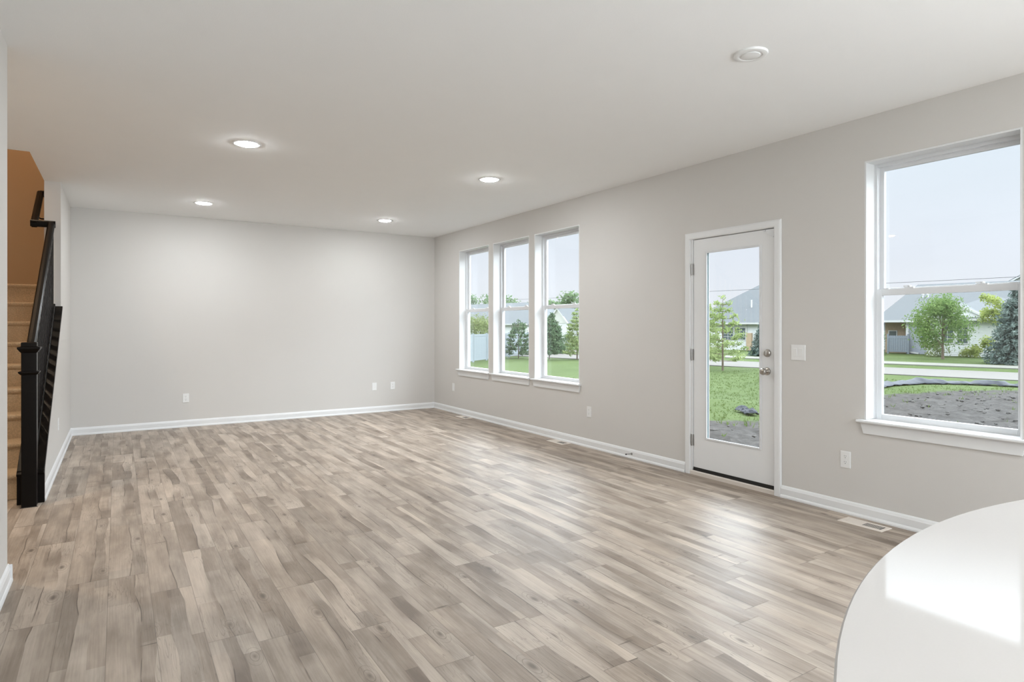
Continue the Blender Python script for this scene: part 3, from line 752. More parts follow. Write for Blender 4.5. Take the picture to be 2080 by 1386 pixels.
def ground_material():
    m = bpy.data.materials.new('lawn_and_soil'); m.use_nodes = True; t = m.node_tree; b = t.nodes['Principled BSDF']
    N, L = t.nodes.new, t.links.new
    tc = N('ShaderNodeTexCoord')
    def noise(s, d=6, r=.6):
        n = N('ShaderNodeTexNoise'); n.inputs['Scale'].default_value = s; n.inputs['Detail'].default_value = d; n.inputs['Roughness'].default_value = r
        L(tc.outputs['Object'], n.inputs['Vector']); return n.outputs['Fac']
    def ramp(f, cs):
        r = N('ShaderNodeValToRGB'); L(f, r.inputs[0]); e = r.color_ramp.elements
        e[0].position, e[0].color = cs[0][0], (*cs[0][1], 1); e[1].position, e[1].color = cs[-1][0], (*cs[-1][1], 1)
        for p_, c_ in cs[1:-1]: x = e.new(p_); x.color = (*c_, 1)
        return r.outputs[0]
    mixn = N('ShaderNodeMath'); mixn.operation = 'MULTIPLY_ADD'; L(noise(.5, 4), mixn.inputs[0]); mixn.inputs[1].default_value = .5
    hf = N('ShaderNodeMath'); hf.operation = 'MULTIPLY'; L(noise(9, 8, .75), hf.inputs[0]); hf.inputs[1].default_value = .5; L(hf.outputs[0], mixn.inputs[2])
    grass = ramp(mixn.outputs[0], [(.34, GR[0]), (.5, GR[1]), (.66, GR[2])])
    soil = ramp(noise(5, 10, .72), [(.30, SO[0]), (.52, SO[1]), (.72, SO[2])])
    at = N('ShaderNodeAttribute'); at.attribute_name = 'soil'
    ad = N('ShaderNodeMath'); ad.operation = 'ADD'; L(at.outputs['Fac'], ad.inputs[0])
    sb = N('ShaderNodeMath'); sb.operation = 'MULTIPLY_ADD'; L(noise(2.3, 9, .7), sb.inputs[0]); sb.inputs[1].default_value = 1.5; sb.inputs[2].default_value = -.75; L(sb.outputs[0], ad.inputs[1])
    mr = N('ShaderNodeMapRange'); L(ad.outputs[0], mr.inputs['Value']); mr.inputs['From Min'].default_value = .38; mr.inputs['From Max'].default_value = .55
    mx = N('ShaderNodeMix'); mx.data_type = 'RGBA'; L(mr.outputs[0], mx.inputs['Factor']); L(grass, mx.inputs['A']); L(soil, mx.inputs['B'])
    L(mx.outputs['Result'], b.inputs['Base Color']); b.inputs['Roughness'].default_value = .95; b.inputs['Specular IOR Level'].default_value = .1
    bp = N('ShaderNodeBump'); bp.inputs['Strength'].default_value = .8; bp.inputs['Distance'].default_value = .12; L(noise(6, 10, .75), bp.inputs['Height']); L(bp.outputs[0], b.inputs['Normal'])
    return m
GR = [(.062, .092, .030), (.085, .122, .040), (.108, .148, .055)]
SO = [(.040, .036, .033), (.083, .078, .074), (.135, .127, .118)]
M['ground'] = ground_material()
def soil_amount(x, y):
    yb = np.interp(x, [4.6, 10.75, 12, 16, 22.4, 26, 30, 34], [10.5, 9.2, 8.6, 9.4, 11.4, 11.3, 9.6, 6.0])
    s = .979 * x + .2055 * y
    a = np.clip((yb - y) / 1.2 + .5, 0, 1)
    a *= np.clip((31.5 - s) / 2.0, 0, 1)
    # weeds coming through the soil close to the fallen fabric
    a -= .38 * np.exp(-((s - 28.6) / 2.2) ** 2) * (y > 3)
    a -= .25 * np.exp(-((x - 11.5) / 1.6) ** 2)
    return np.clip(a, 0, 1)
xs = np.concatenate([np.linspace(-60, 4, 20), np.arange(4.4, 36, .3), np.linspace(36, 140, 36)])
ys = np.concatenate([np.linspace(-70, -6, 14), np.arange(-5, 40, .3), np.linspace(40, 150, 32)])
X, Y = np.meshgrid(xs, ys, indexing='ij')
S = .979 * X + .2055 * Y
soil = np.where((X > 4.3) & (Y > -30), soil_amount(X, Y), 0)
Z = np.interp(S, [5, 24, 41.2, 46, 60, 120], [-.45, -1.1, -1.1, -.85, -.8, -.8])
Z = Z + soil * rng.normal(0, .03, Z.shape) - .02
nx_, ny_ = X.shape
idx = np.arange(nx_ * ny_).reshape(nx_, ny_)
q = np.stack([idx[:-1, :-1], idx[1:, :-1], idx[1:, 1:], idx[:-1, 1:]], -1).reshape(-1, 4)
me = bpy.data.meshes.new('lawn'); me.from_pydata(np.stack([X, Y, Z], -1).reshape(-1, 3).tolist(), [], q.tolist())
a = me.attributes.new('soil', 'FLOAT', 'POINT'); a.data.foreach_set('value', soil.ravel().astype('f'))
me.materials.append(M['ground']); me.update()
lawn = bpy.data.objects.new('lawn', me); COL.objects.link(lawn); struct(lawn, 'green lawn and bare grey soil outside the windows', 'ground')

def strip(name, s0, s1, m, label, cat, dz=.02, t0=-80, t1=140):
    q = MB(); n = 60
    for i in range(n + 1):
        t = t0 + (t1 - t0) * i / n
        for s in (s0, s1): x, y = ST(s, t); q.v.append((x, y, gz(s) + dz))
        for s in (s1, s0): x, y = ST(s, t); q.v.append((x, y, gz(s) + dz - .12))
    for i in range(n):
        a, b = i * 4, i * 4 + 4
        for k in range(4): q.f.append((a + k, a + (k + 1) % 4, b + (k + 1) % 4, b + k))
    return struct(q.build(name, m), label, cat)
M['road'] = mat('pale_concrete_road', (.155, .148, .136), .9, .1, noise=.08, nscale=1.2)
M['walk'] = mat('pale_sidewalk', (.20, .20, .175), .9, .1, noise=.06, nscale=2)
strip('road', 35.3, 41.0, M['road'], 'pale concrete street across the lawn', 'road')
strip('sidewalk', 43.0, 44.4, M['walk'], 'narrow sidewalk beyond the street', 'sidewalk', .04)

# fallen silt fence fabric -----------------------------------------------------
M['fabric'] = mat('dark_fabric', (.055, .06, .072), .75, .2, noise=.4, nscale=4)
def ribbon(name, pts, w, label, hs=1.0):
    m = MB(); rr = random.Random(5); n = 0; P_ = []
    for i in range(len(pts) - 1):
        for k in range(10):
            f = k / 10; P_.append((pts[i][0] * (1 - f) + pts[i + 1][0] * f, pts[i][1] * (1 - f) + pts[i + 1][1] * f))
    P_.append(pts[-1])
    rows = 6
    for i, (x, y) in enumerate(P_):
        a = P_[min(i + 1, len(P_) - 1)]; c = P_[max(i - 1, 0)]
        d = Vector((a[0] - c[0], a[1] - c[1], 0)).normalized(); nrm_ = Vector((d.y, -d.x, 0))
        hgt = hs * (.20 + .09 * math.sin(i * .37) + .06 * math.sin(i * 1.3) + rr.uniform(-.05, .05))
        for r in range(rows):
            f = r / (rows - 1)
            p = Vector((x, y, 0)) + nrm_ * ((f - .5) * w + rr.uniform(-.07, .07) * hs)
            z = gxy(p.x, p.y) + .015 + hgt * math.sin(PI * min(1, f * 1.15)) * (.6 + .4 * f) + rr.uniform(0, .05)
            m.v.append((p.x, p.y, z))
    for i in range(len(P_) - 1):
        for r in range(rows - 1): m.f.append((i * rows + r, i * rows + r + 1, (i + 1) * rows + r + 1, (i + 1) * rows + r))
    o = m.build(name, M['fabric'], smooth=True)
    sd_ = o.modifiers.new('thick', 'SOLIDIFY'); sd_.thickness = .01
    return tag(o, label, 'ground fabric')
ribbon('silt_fabric', [(24.6, 12.9), (26.5, 13.2), (28.6, 12.9), (29.8, 11.9), (30.3, 10.6), (30.7, 9.2), (30.9, 7.6)], .75, 'long dark crumpled fabric along the edge of the bare soil by the street', .72)
ribbon('silt_fabric', [(13.05, 9.95), (12.85, 9.62), (12.6, 9.3), (12.4, 9.12)], .28, 'short scrap of dark fabric on the grass seen through the door', .42)

# soil clods: lumps near the soil's edge, too many to count
cl_ = MB(); rr = random.Random(3)
ico = [(0, 0, 1), (.89, 0, .45), (.28, .85, .45), (-.72, .53, .45), (-.72, -.53, .45), (.28, -.85, .45), (.72, .53, -.45), (-.28, .85, -.45), (-.89, 0, -.45), (-.28, -.85, -.45), (.72, -.53, -.45), (0, 0, -1)]
icf = [(0, 1, 2), (0, 2, 3), (0, 3, 4), (0, 4, 5), (0, 5, 1), (1, 6, 2), (2, 7, 3), (3, 8, 4), (4, 9, 5), (5, 10, 1), (1, 10, 6), (2, 6, 7), (3, 7, 8), (4, 8, 9), (5, 9, 10), (6, 11, 10), (7, 11, 6), (8, 11, 7), (9, 11, 8), (10, 11, 9)]
for _ in range(700):
    x, y = rr.uniform(6, 30), rr.uniform(1.5, 12)
    if soil_amount(np.array(x), np.array(y)) < .55: continue
    r = rr.uniform(.02, .085); z = gxy(x, y)
    cl_.add([(x + a * r * rr.uniform(.7, 1.3), y + b * r * rr.uniform(.7, 1.3), z + c * r * .6) for a, b, c in ico], icf)
M['clod'] = mat('grey_soil', (.10, .095, .09), .95, .1, noise=.3, nscale=9)
tag(cl_.build('soil_clods', M['clod']), 'grey lumps of earth scattered over the bare soil', 'soil clods', kind='stuff')
# grass tufts over the near lawn and the weedy soil edge
gt = MB()
for _ in range(5200):
    x, y = rr.uniform(7, 30), rr.uniform(3, 22)
    a_ = float(soil_amount(np.array(x), np.array(y)))
    if rr.random() < (a_ - .15) * 1.15: continue
    z = gxy(x, y) - .02
    for k in range(3):
        an = rr.uniform(0, 2 * PI); h_ = rr.uniform(.03, .075) * (1.7 if a_ > .2 else 1.0); w_ = rr.uniform(.01, .022)
        dx, dy = math.cos(an), math.sin(an); lx, ly = rr.uniform(-.07, .07), rr.uniform(-.07, .07)
        px, py = x + rr.uniform(-.1, .1), y + rr.uniform(-.1, .1)
        gt.add([(px - dx * w_, py - dy * w_, z), (px + dx * w_, py + dy * w_, z), (px + lx, py + ly, z + h_)], [(0, 1, 2)])
M['blade'] = leafmat('grass_blades', (.075, .108, .035), (.130, .172, .060), .5)
tag(gt.build('grass_tufts', M['blade']), 'grass blades and weeds on the lawn and soil edge', 'grass', kind='stuff')

# ------------------------------------------------------------------ plants
BARK = mat('bark', (.16, .125, .095), .9, .1, noise=.4, nscale=12)
def quads_from(points, normals, size, rs, aspect=1.0):
    """leaf cards: one small quad per point."""
    n = len(points)
    r1 = rs.normal(size=(n, 3)); nn = normals / (np.linalg.norm(normals, axis=1, keepdims=True) + 1e-9)
    u = np.cross(nn, r1); u /= np.linalg.norm(u, axis=1, keepdims=True) + 1e-9
    w = np.cross(nn, u); sz = (size * rs.uniform(.6, 1.3, n))[:, None]
    p0 = points - u * sz * aspect; p1 = points + w * sz * .55; p2 = points + u * sz * aspect; p3 = points - w * sz * .55
    V = np.stack([p0, p1, p2, p3], 1).reshape(-1, 3)
    F = np.arange(4 * n).reshape(-1, 4)
    return V, F
def npmesh(name, V, F, m, parent):
    me = bpy.data.meshes.new(name); me.from_pydata(V.tolist(), [], F.tolist()); me.materials.append(m); me.update()
    o = bpy.data.objects.new(name, me); COL.objects.link(o); o.parent = parent; return o
def blob_tree(name, label, cat, x, y, h, width, m, leaves=2500, leaf=.09, trunk=.7, seed=1, blobs=16, group=None, lean=0, trunk_r=.06, lobes=.42):
    rs = np.random.default_rng(seed); z = gxy(x, y)
    root = thing(name, label, cat, (x, y, z - .03), group=group)
    hc = h - trunk
    cs_, rs_ = [], []
    for i in range(blobs):
        zz = rs.uniform(.12, .9); rad = width / 2 * (math.sin(PI * min(.97, zz * .80 + .17)) ** .7)
        a = rs.uniform(0, 2 * PI); rr_ = rad * math.sqrt(rs.uniform(.05, .75))
        br = width * lobes * rs.uniform(.45, .75)
        cs_.append((rr_ * math.cos(a), rr_ * math.sin(a), trunk + hc * zz)); rs_.append(br)
    cs_ = np.array(cs_); rs_ = np.array(rs_)
    cs_[:, 2] = np.minimum(cs_[:, 2], h - rs_ * .8)
    k = rs.integers(0, blobs, leaves); d = rs.normal(size=(leaves, 3)); d /= np.linalg.norm(d, axis=1, keepdims=True)
    rad = rs_[k] * rs.uniform(.35, 1.08, leaves)
    P_ = cs_[k] + d * rad[:, None] * np.array([1, 1, .85])
    P_[:, 2] = np.maximum(P_[:, 2], max(.02, trunk * .75))
    V, F = quads_from(P_, d + rs.normal(size=(leaves, 3)) * .6, leaf, rs)
    npmesh('foliage', V, F, m, root)
    if trunk > .15:
        t_ = MB(); t_.tube([(0, 0, 0), (lean * .3, 0, trunk * .6), (lean, 0, trunk + hc * .35), (lean, 0, trunk + hc * .75)], trunk_r, 8, [1.2, .9, .6, .2])
        for i in range(min(7, blobs)):
            c_ = cs_[i]; t_.tube([(lean * .7, 0, trunk + hc * .1 * (i % 4)), tuple(c_ * np.array([.6, .6, 1])), tuple(c_)], trunk_r * .4, 6, [1, .7, .3])
        t_.build('trunk', BARK, root)
    return root
def conifer(name, label, x, y, h, width, m, seed=1, levels=22, per=9, needles=46, size=.07, droop=-.16, clear=.05, tufted=False, group=None, power=.85):
    rs = np.random.default_rng(seed); z = gxy(x, y)
    root = thing(name, label, 'tree', (x, y, z - .03), group=group)
    pts, nrm_ = [], []; br = MB()
    br.tube([(0, 0, 0), (0, 0, h * .5), (0, 0, h * .97)], max(.03, h * .014), 8, [1, .65, .15])
    for i in range(levels):
        f = i / (levels - 1); zz = h * (clear + (1 - clear) * f * .98)
        rad = width / 2 * ((1 - f) ** power) + .06
        for j in range(per if f < .8 else max(4, per - 3)):
            a = 2 * PI * (j + rs.uniform(-.35, .35)) / per + i * .7; L_ = rad * rs.uniform(.72, 1.08)
            d = np.array([math.cos(a), math.sin(a), 0])
            tip = np.array([0, 0, zz]) + d * L_ + np.array([0, 0, droop * L_ * rs.uniform(.5, 1.4)])
            if tufted: tip[2] += .22 * L_
            nn = max(6, int(needles * L_ / (width / 2)))
            tt_ = (rs.uniform(.55, 1.05, nn) if tufted else rs.uniform(.25, 1.05, nn))[:, None]
            base_ = np.array([0, 0, zz]); mid_ = base_ + d * L_ * .5 + np.array([0, 0, droop * .2 * L_])
            q_ = base_ * (1 - tt_) ** 2 + 2 * mid_ * tt_ * (1 - tt_) + tip * tt_ ** 2
            q_ = q_ + rs.normal(size=(nn, 3)) * np.array([.06, .06, .045]) * (1.1 if tufted else .8) * (.5 + width * .35)
            pts.append(q_); nrm_.append(rs.normal(size=(nn, 3)) * .7 + np.array([0, 0, .6]) + d * .3)
            if tufted or j % 3 == 0: br.tube([(0, 0, zz), tuple(mid_), tuple(base_ * 0 + (mid_ + tip) / 2 + (tip - mid_) * .2)], .012, 5, [1, .7, .4])
    P_ = np.concatenate(pts); Nn = np.concatenate(nrm_); P_[:, 2] = np.maximum(P_[:, 2], .03)
    V, F = quads_from(P_, Nn, size, rs, 1.5)
    npmesh('foliage', V, F, m, root); br.build('trunk', BARK, root)
    return root
LM = {
 'maple': leafmat('maple_leaves', (0.093, 0.167, 0.056), (0.232, 0.326, 0.116), .35),
 'pine': leafmat('young_pine_needles', (0.186, 0.254, 0.102), (0.388, 0.450, 0.206), .35),
 'spruce': leafmat('blue_spruce_needles', (0.093, 0.138, 0.124), (0.232, 0.283, 0.256), .2),
 'dark': leafmat('evergreen_needles', (0.078, 0.133, 0.079), (0.171, 0.239, 0.132), .25),
 'yellow': leafmat('yellow_green_leaves', (0.232, 0.297, 0.091), (0.434, 0.478, 0.165), .4),
 'bush': leafmat('bush_leaves', (0.132, 0.174, 0.074), (0.295, 0.341, 0.148), .35),
 'far': leafmat('far_leaves', (0.116, 0.189, 0.099), (0.240, 0.326, 0.173), .35, .5),
}
conifer('young_pine', 'airy light green young pine on the lawn seen through the door', 28.05, 22.5, 4.1, 2.6, LM['pine'], 3, 10, 5, 62, .07, .03, .13, True, power=.5)
conifer('young_pine', 'second light green young pine at the left edge of the door glass', 30.2, 25.3, 3.8, 2.2, LM['pine'], 5, 11, 6, 60, .075, .02, .12, True, power=.6)
conifer('blue_spruce', 'small blue spruce beyond the street seen through the door', 40.75, 29.2, 2.45, 1.75, LM['spruce'], 7, 20, 10, 40, .06, -.12, .03)
conifer('young_pine', 'green tufted pine in front of the white fence in the middle window', 25.6, 39.3, 2.9, 2.1, LM['dark'], 9, 9, 6, 70, .075, -.02, .12, True, power=.5)
conifer('large_spruce', 'big blue spruce at the right edge of the large window', 44.40, 14.82, 4.5, 3.0, LM['spruce'], 12, 26, 12, 60, .075, -.14, .02, power=.7)
blob_tree('maple_tree', 'round green leafy tree on the mound beyond the street, right window', 'tree', 46.0, 19.25, 4.35, 3.6, LM['maple'], 7500, .08, .8, 21, 22, trunk_r=.085)
blob_tree('tall_shrub', 'yellow green upright shrub behind the big blue spruce', 'shrub', 49.2, 17.7, 4.6, 1.7, LM['yellow'], 2600, .085, .1, 23, 16)
blob_tree('bush', 'low yellow green bush under the white wall right of the arched window', 'bush', 49.95, 19.12, 1.08, 1.5, LM['yellow'], 1500, .06, .05, 25, 12, lobes=.36)
blob_tree('bush', 'low green bush behind the trunk of the round leafy tree', 'bush', 48.6, 20.9, 1.2, 1.8, LM['bush'], 1500, .06, .05, 27, 12, lobes=.36)
blob_tree('bush', 'dark bush at the left edge of the large right window', 'bush', 48.8, 24.9, 1.75, 1.5, LM['dark'], 1600, .06, .05, 29, 12)
blob_tree('lawn_tree', 'round green tree behind the white fence in the left window', 'tree', 25.9, 46.3, 3.5, 3.4, LM['bush'], 3000, .10, .5, 31, 18)
conifer('large_evergreen', 'broad dark evergreen beyond the street at the left of the third window', 32.6, 44.6, 3.6, 3.0, LM['dark'], 33, 22, 11, 50, .085, -.14, .02, power=.6)
blob_tree('lawn_bush', 'wide dark bush in front of the gabled house, third window', 'bush', 36.4, 46.6, 1.6, 2.4, LM['dark'], 1800, .08, .05, 35, 12)
conifer('young_pine', 'light green pine at the right edge of the third window', 28.3, 35.6, 3.7, 1.9, LM['pine'], 37, 12, 6, 55, .075, .0, .1, True, power=.55)
conifer('young_pine', 'sparse pine near the street at the left edge of the third window', 26.6, 36.7, 3.0, 1.2, LM['dark'], 39, 11, 6, 50, .075, -.02, .14, True, power=.6)
for i, (px_, py_, h_, w_, lb) in enumerate([(54.9, 103.2, 8.2, 6.0, 'leafy tree behind the far roof, left in the first window'), (64.2, 108.2, 8.8, 6.4, 'leafy tree behind the far roof, right in the first window'),
        (61.0, 98.6, 8.1, 6.2, 'rounded tree behind the far roof, left in the middle window'), (71.3, 103.2, 8.3, 6.4, 'rounded tree behind the far roof, right in the middle window'),
        (68.8, 94.0, 7.1, 4.6, 'small tree behind the gabled house, left in the third window'), (74.2, 95.3, 9.0, 6.0, 'taller leafy tree behind the gabled house, third window'),
        (72.6, 87.3, 9.1, 5.6, 'tallest leafy tree at the right edge of the third window')]):
    blob_tree('distant_tree', lb, 'tree', px_, py_, h_, w_, LM['far'], 2600, .30, 1.2, 60 + i, 18, group='distant trees behind the roofs', trunk_r=.2)

# ------------------------------------------------------------------ white vinyl fence
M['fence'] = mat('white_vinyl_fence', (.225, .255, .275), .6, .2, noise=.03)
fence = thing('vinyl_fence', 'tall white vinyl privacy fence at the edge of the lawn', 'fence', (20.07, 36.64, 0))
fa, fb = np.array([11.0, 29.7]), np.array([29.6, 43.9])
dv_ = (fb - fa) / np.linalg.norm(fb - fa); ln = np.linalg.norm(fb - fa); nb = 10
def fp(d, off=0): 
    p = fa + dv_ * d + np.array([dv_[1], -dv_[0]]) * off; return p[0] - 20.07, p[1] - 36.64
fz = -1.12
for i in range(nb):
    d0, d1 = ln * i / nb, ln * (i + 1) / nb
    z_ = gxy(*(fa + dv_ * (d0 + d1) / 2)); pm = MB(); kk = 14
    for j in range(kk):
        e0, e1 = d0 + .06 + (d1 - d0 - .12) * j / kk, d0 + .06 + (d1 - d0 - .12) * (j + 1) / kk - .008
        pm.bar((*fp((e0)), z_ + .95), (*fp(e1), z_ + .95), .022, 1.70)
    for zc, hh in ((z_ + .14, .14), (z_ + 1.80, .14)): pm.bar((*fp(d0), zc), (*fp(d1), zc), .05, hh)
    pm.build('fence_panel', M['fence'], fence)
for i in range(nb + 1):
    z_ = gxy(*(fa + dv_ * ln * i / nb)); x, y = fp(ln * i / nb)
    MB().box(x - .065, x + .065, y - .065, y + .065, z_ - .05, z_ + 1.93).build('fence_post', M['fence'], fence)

# ------------------------------------------------------------------ houses
M['shingle'] = mat('grey_shingles', (.150, .162, .170), .9, .1, noise=.05, nscale=3)
M['siding_w'] = mat('white_siding', (.74, .75, .76), .7, .2, noise=.03)
M['siding_c'] = mat('cream_siding', (.66, .65, .63), .7, .2, noise=.03)
M['siding_b'] = mat('blue_grey_siding', (.40, .43, .49), .7, .2, noise=.05)
M['tan_brick'] = mat('tan_brick', (.50, .38, .27), .9, .1, noise=.2, nscale=8)
M['fascia'] = mat('white_fascia', (.62, .62, .62), .6, .2)
M['hpane'] = mat('dark_window', (.10, .125, .135), .12, .5, noise=.1)
M['greywood'] = mat('grey_stained_wood', (.24, .27, .31), .8, .2, noise=.15)
def lap_wall(m, p0, p1, z0, z1, pitch=.13):
    """horizontal lap siding between two local ground points, facing the viewer's side (-x of the local frame)."""
    p0, p1 = Vector((*p0, 0)), Vector((*p1, 0)); d = (p1 - p0).normalized(); out_ = Vector((d.y, -d.x, 0))
    z = z0
    while z < z1 - 1e-6:
        zt = min(z1, z + pitch)
        m.add([p0 + out_ * .022 + Vector((0, 0, z)), p1 + out_ * .022 + Vector((0, 0, z)), p1 + Vector((0, 0, zt)), p0 + Vector((0, 0, zt)), p0 + Vector((0, 0, z)), p1 + Vector((0, 0, z))],
              [(0, 1, 2, 3), (0, 4, 5, 1)])
        z = zt
def house_root(label, s, t): 
    x, y = ST(s, t); return thing('house', label, 'house', (x, y, gz(s) - .02), ANG)
def hip_roof(m, x0, x1, y0, y1, ze, zr, hip0=1.0, hip1=1.0, oh=.45, th=.16):
    """ridge along local y; hip0/hip1 = 1 full hip, 0 gable at that end."""
    x0 -= oh; x1 += oh; y0 -= oh; y1 += oh; hw = (x1 - x0) / 2; xm = (x0 + x1) / 2
    a, b = (xm, y0 + hw * hip0, zr), (xm, y1 - hw * hip1, zr)
    vs = [(x0, y0, ze), (x1, y0, ze), (x1, y1, ze), (x0, y1, ze), a, b, (x0, y0, ze - th), (x1, y0, ze - th), (x1, y1, ze - th), (x0, y1, ze - th)]
    m.add(vs, [(0, 4, 5, 3), (1, 2, 5, 4), (0, 1, 4), (2, 3, 5), (0, 3, 9, 6), (3, 2, 8, 9), (2, 1, 7, 8), (1, 0, 6, 7), (6, 9, 8, 7)])
def gutter(parent, x, y0, y1, z):
    MB().box(x - .12, x, y0, y1, z - .14, z + .01).build('gutter', M['fascia'], parent)
def hwindow(parent, x, y0, y1, z0, z1, cols=2, rows=4, arch=False):
    f = MB(); fr = .07
    f.box(x - .05, x + .03, y0 - fr, y0, z0 - fr, z1 + fr).box(x - .05, x + .03, y1, y1 + fr, z0 - fr, z1 + fr).box(x - .05, x + .03, y0, y1, z1, z1 + fr).box(x - .05, x + .03, y0, y1, z0 - fr, z0)
    if arch:
        k = 10; yc, hw = (y0 + y1) / 2, (y1 - y0) / 2 + fr
        ring_ = [(yc + hw * math.cos(a), z1 + fr * .6 + .20 * math.sin(a)) for a in np.linspace(0, PI, k)]
        f.add([(x - .05, a, b) for a, b in ring_] + [(x + .02, a, b) for a, b in ring_], [tuple(range(k)), tuple(range(2 * k - 1, k - 1, -1))] + [(i, i + 1, k + i + 1, k + i) for i in range(k - 1)] + [(k - 1, 0, k, 2 * k - 1)])
    o = f.build('house_window', M['fascia'], parent)
    MB().box(x - .012, x + .02, y0, y1, z0, z1).build('pane', M['hpane'], o)
    g = MB()
    for i in range(1, cols): yy = y0 + (y1 - y0) * i / cols; g.box(x - .026, x - .010, yy - .016, yy + .016, z0, z1)
    for i in range(1, rows): zz = z0 + (z1 - z0) * i / rows; g.box(x - .026, x - .010, y0, y1, zz - .016, zz + .016)
    if g.v: g.build('muntin', M['fascia'], o)
    return o
def body(parent, x0, x1, y0, y1, h, m, front=True):
    q = MB().box(x0 + .02, x1, y0, y1, 0, h)
    lap_wall(q, (x0 + .02, y1), (x0 + .02, y0), 0, h); lap_wall(q, (x0 + .02, y0), (x1, y0), 0, h); lap_wall(q, (x1, y1), (x0 + .02, y1), 0, h)
    return q.build('wall', m, parent)
def vent(parent, x, y, z, h=.55, r=.05):
    MB().tube([(x, y, z - .3), (x, y, z + h)], r, 8).lathe([(0, 0), (r * 1.9, 0), (r * 1.9, .05), (0, .12)], (x, y, z + h - .02), seg=10).build('vent_pipe', M['fascia'], parent)
# house seen through the door: long hip roof, white wall, brick pier
ha = house_root('white house with a big grey hip roof seen through the door glass', 54, 24)
body(ha, 0, 13, -7.2, 6.8, 2.5, M['siding_w'])
rf = MB(); hip_roof(rf, 0, 13, -7.2, 6.8, 2.47, 6.6, .6, .75); rf.build('roof', M['shingle'], ha)
gutter(ha, -.45, -7.65, 7.25, 2.47)
hwindow(ha, 0, 1.2, 2.2, .95, 2.0); hwindow(ha, 0, 2.35, 3.35, .95, 2.0)
MB().box(-.30, .1, .55, 1.0, 0, 1.55).build('brick_pier', M['tan_brick'], ha)
MB().box(-.06, .03, 1.02, 1.14, 0, 2.4).build('downspout', M['fascia'], ha)
for yy, xx in ((.25, 3.6), (.62, 3.6), (1.05, 3.6)): vent(ha, xx, yy, 2.47 + .615 * (xx + .45), .25)
vp = MB(); vp.tube([(2.0, 1.55, 3.6), (2.0, 1.55, 4.6)], .07, 8).tube([(1.95, 1.55, 3.75), (1.6, 1.85, 3.62)], .07, 8).build('vent_pipe', M['fascia'], ha)
# house in the right window: blue-grey wing, white gabled wing
hb = house_root('house with a grey roof and white gabled wing, right window', 56, 9)
body(hb, 0, 11, -9, 4.15, 2.62, M['siding_b'])
rf = MB(); hip_roof(rf, 0, 11, -9, 5.9, 2.60, 5.7, .8, .3); rf.build('roof', M['shingle'], hb)
gutter(hb, -.45, 2.3, 6.3, 2.60)
MB().box(1.2, 4, 4.15, 5.9, 0, 2.55).build('porch_wall', M['tan_brick'], hb)
hwindow(hb, 1.2, 5.1, 5.6, .75, 1.75, 1, 1)
dn = MB().box(-.12, 0, 3.95, 4.13, .12, 2.5); dn.bar((-.06, 4.04, .16), (-.35, 3.2, .06), .10, .09); dn.build('downspout', M['fascia'], hb)
wg = MB().box(-1.98, .5, -4.2, 2.35, 0, 2.68); lap_wall(wg, (-1.98, 2.35), (-1.98, -4.2), 0, 2.68); lap_wall(wg, (0, 2.35), (-1.98, 2.35), 0, 2.68)
wg.build('wing_wall', M['siding_w'], hb)
r2 = MB(); hip_roof(r2, -2, 8, -4.2, 2.35, 2.68, 4.5, .66, .66); r2.build('wing_roof', M['shingle'], hb)
gutter(hb, -2.45, -1.35, 2.8, 2.68)
gm = MB(); gy0, gy1, gzb, gza = -1.15, 2.3, 2.70, 3.72; gm_ = (gy0 + gy1) / 2
gm.add([(-2.15, gy0, gzb), (-2.15, gy1, gzb), (-2.15, gm_, gza), (1.6, gy0, gzb), (1.6, gy1, gzb), (1.6, gm_, gza)], [(0, 1, 2), (5, 4, 3), (0, 3, 4, 1), (1, 4, 5, 2), (2, 5, 3, 0)])
gm.build('gable', M['siding_w'], hb)
gs = MB(); gs.bar((-2.3, (gy0 - .3 + gm_) / 2, (gzb - .05 + gza) / 2 + .06), (1.6, (gy0 - .3 + gm_) / 2, (gzb - .05 + gza) / 2 + .06), math.hypot(gm_ - gy0 + .3, gza - gzb), .08, up=(0, -(gza - gzb), gm_ - gy0))
gs.bar((-2.3, (gy1 + .3 + gm_) / 2, (gzb - .05 + gza) / 2 + .06), (1.6, (gy1 + .3 + gm_) / 2, (gzb - .05 + gza) / 2 + .06), math.hypot(gm_ - gy0 + .3, gza - gzb), .08, up=(0, gza - gzb, gm_ - gy0))
gs.build('gable_roof', M['shingle'], hb)
rk = MB(); rk.bar((-2.25, gy0 - .25, gzb - .02), (-2.25, gm_, gza + .06), .14, .14, up=(1, 0, 0)).bar((-2.25, gy1 + .25, gzb - .02), (-2.25, gm_, gza + .06), .14, .14, up=(1, 0, 0)); rk.build('rake_board', M['fascia'], hb)
hwindow(hb, -2.0, -.13, .47, .95, 2.22, 2, 4, True); hwindow(hb, -2.0, .72, 1.42, .95, 2.22, 2, 4, True)
vent(hb, 3.2, 3.7, 2.60 + .53 * 3.65, .2); vent(hb, 3.2, 3.35, 2.60 + .53 * 3.65, .2)
# grey gate panel and shrub bed beside the porch
gp = thing('wooden_gate', 'grey wooden gate panel beside the neighbour house, right window', 'gate', (*ST(55.6, 13.6), gz(55.6) - .02), ANG)
g_ = MB()
for k in range(8): g_.box(-.02, .02, -.62 + k * .155, -.62 + k * .155 + .145, .12, 1.42)
g_.build('board_panel', M['greywood'], gp)
for z0_ in (.14, 1.20): MB().box(-.04, .06, -.68, .66, z0_, z0_ + .12).build('gate_rail', M['greywood'], gp)
for yy in (-.70, .68): MB().box(-.06, .06, yy - .06, yy + .06, 0, 1.55).build('gate_post', M['greywood'], gp)
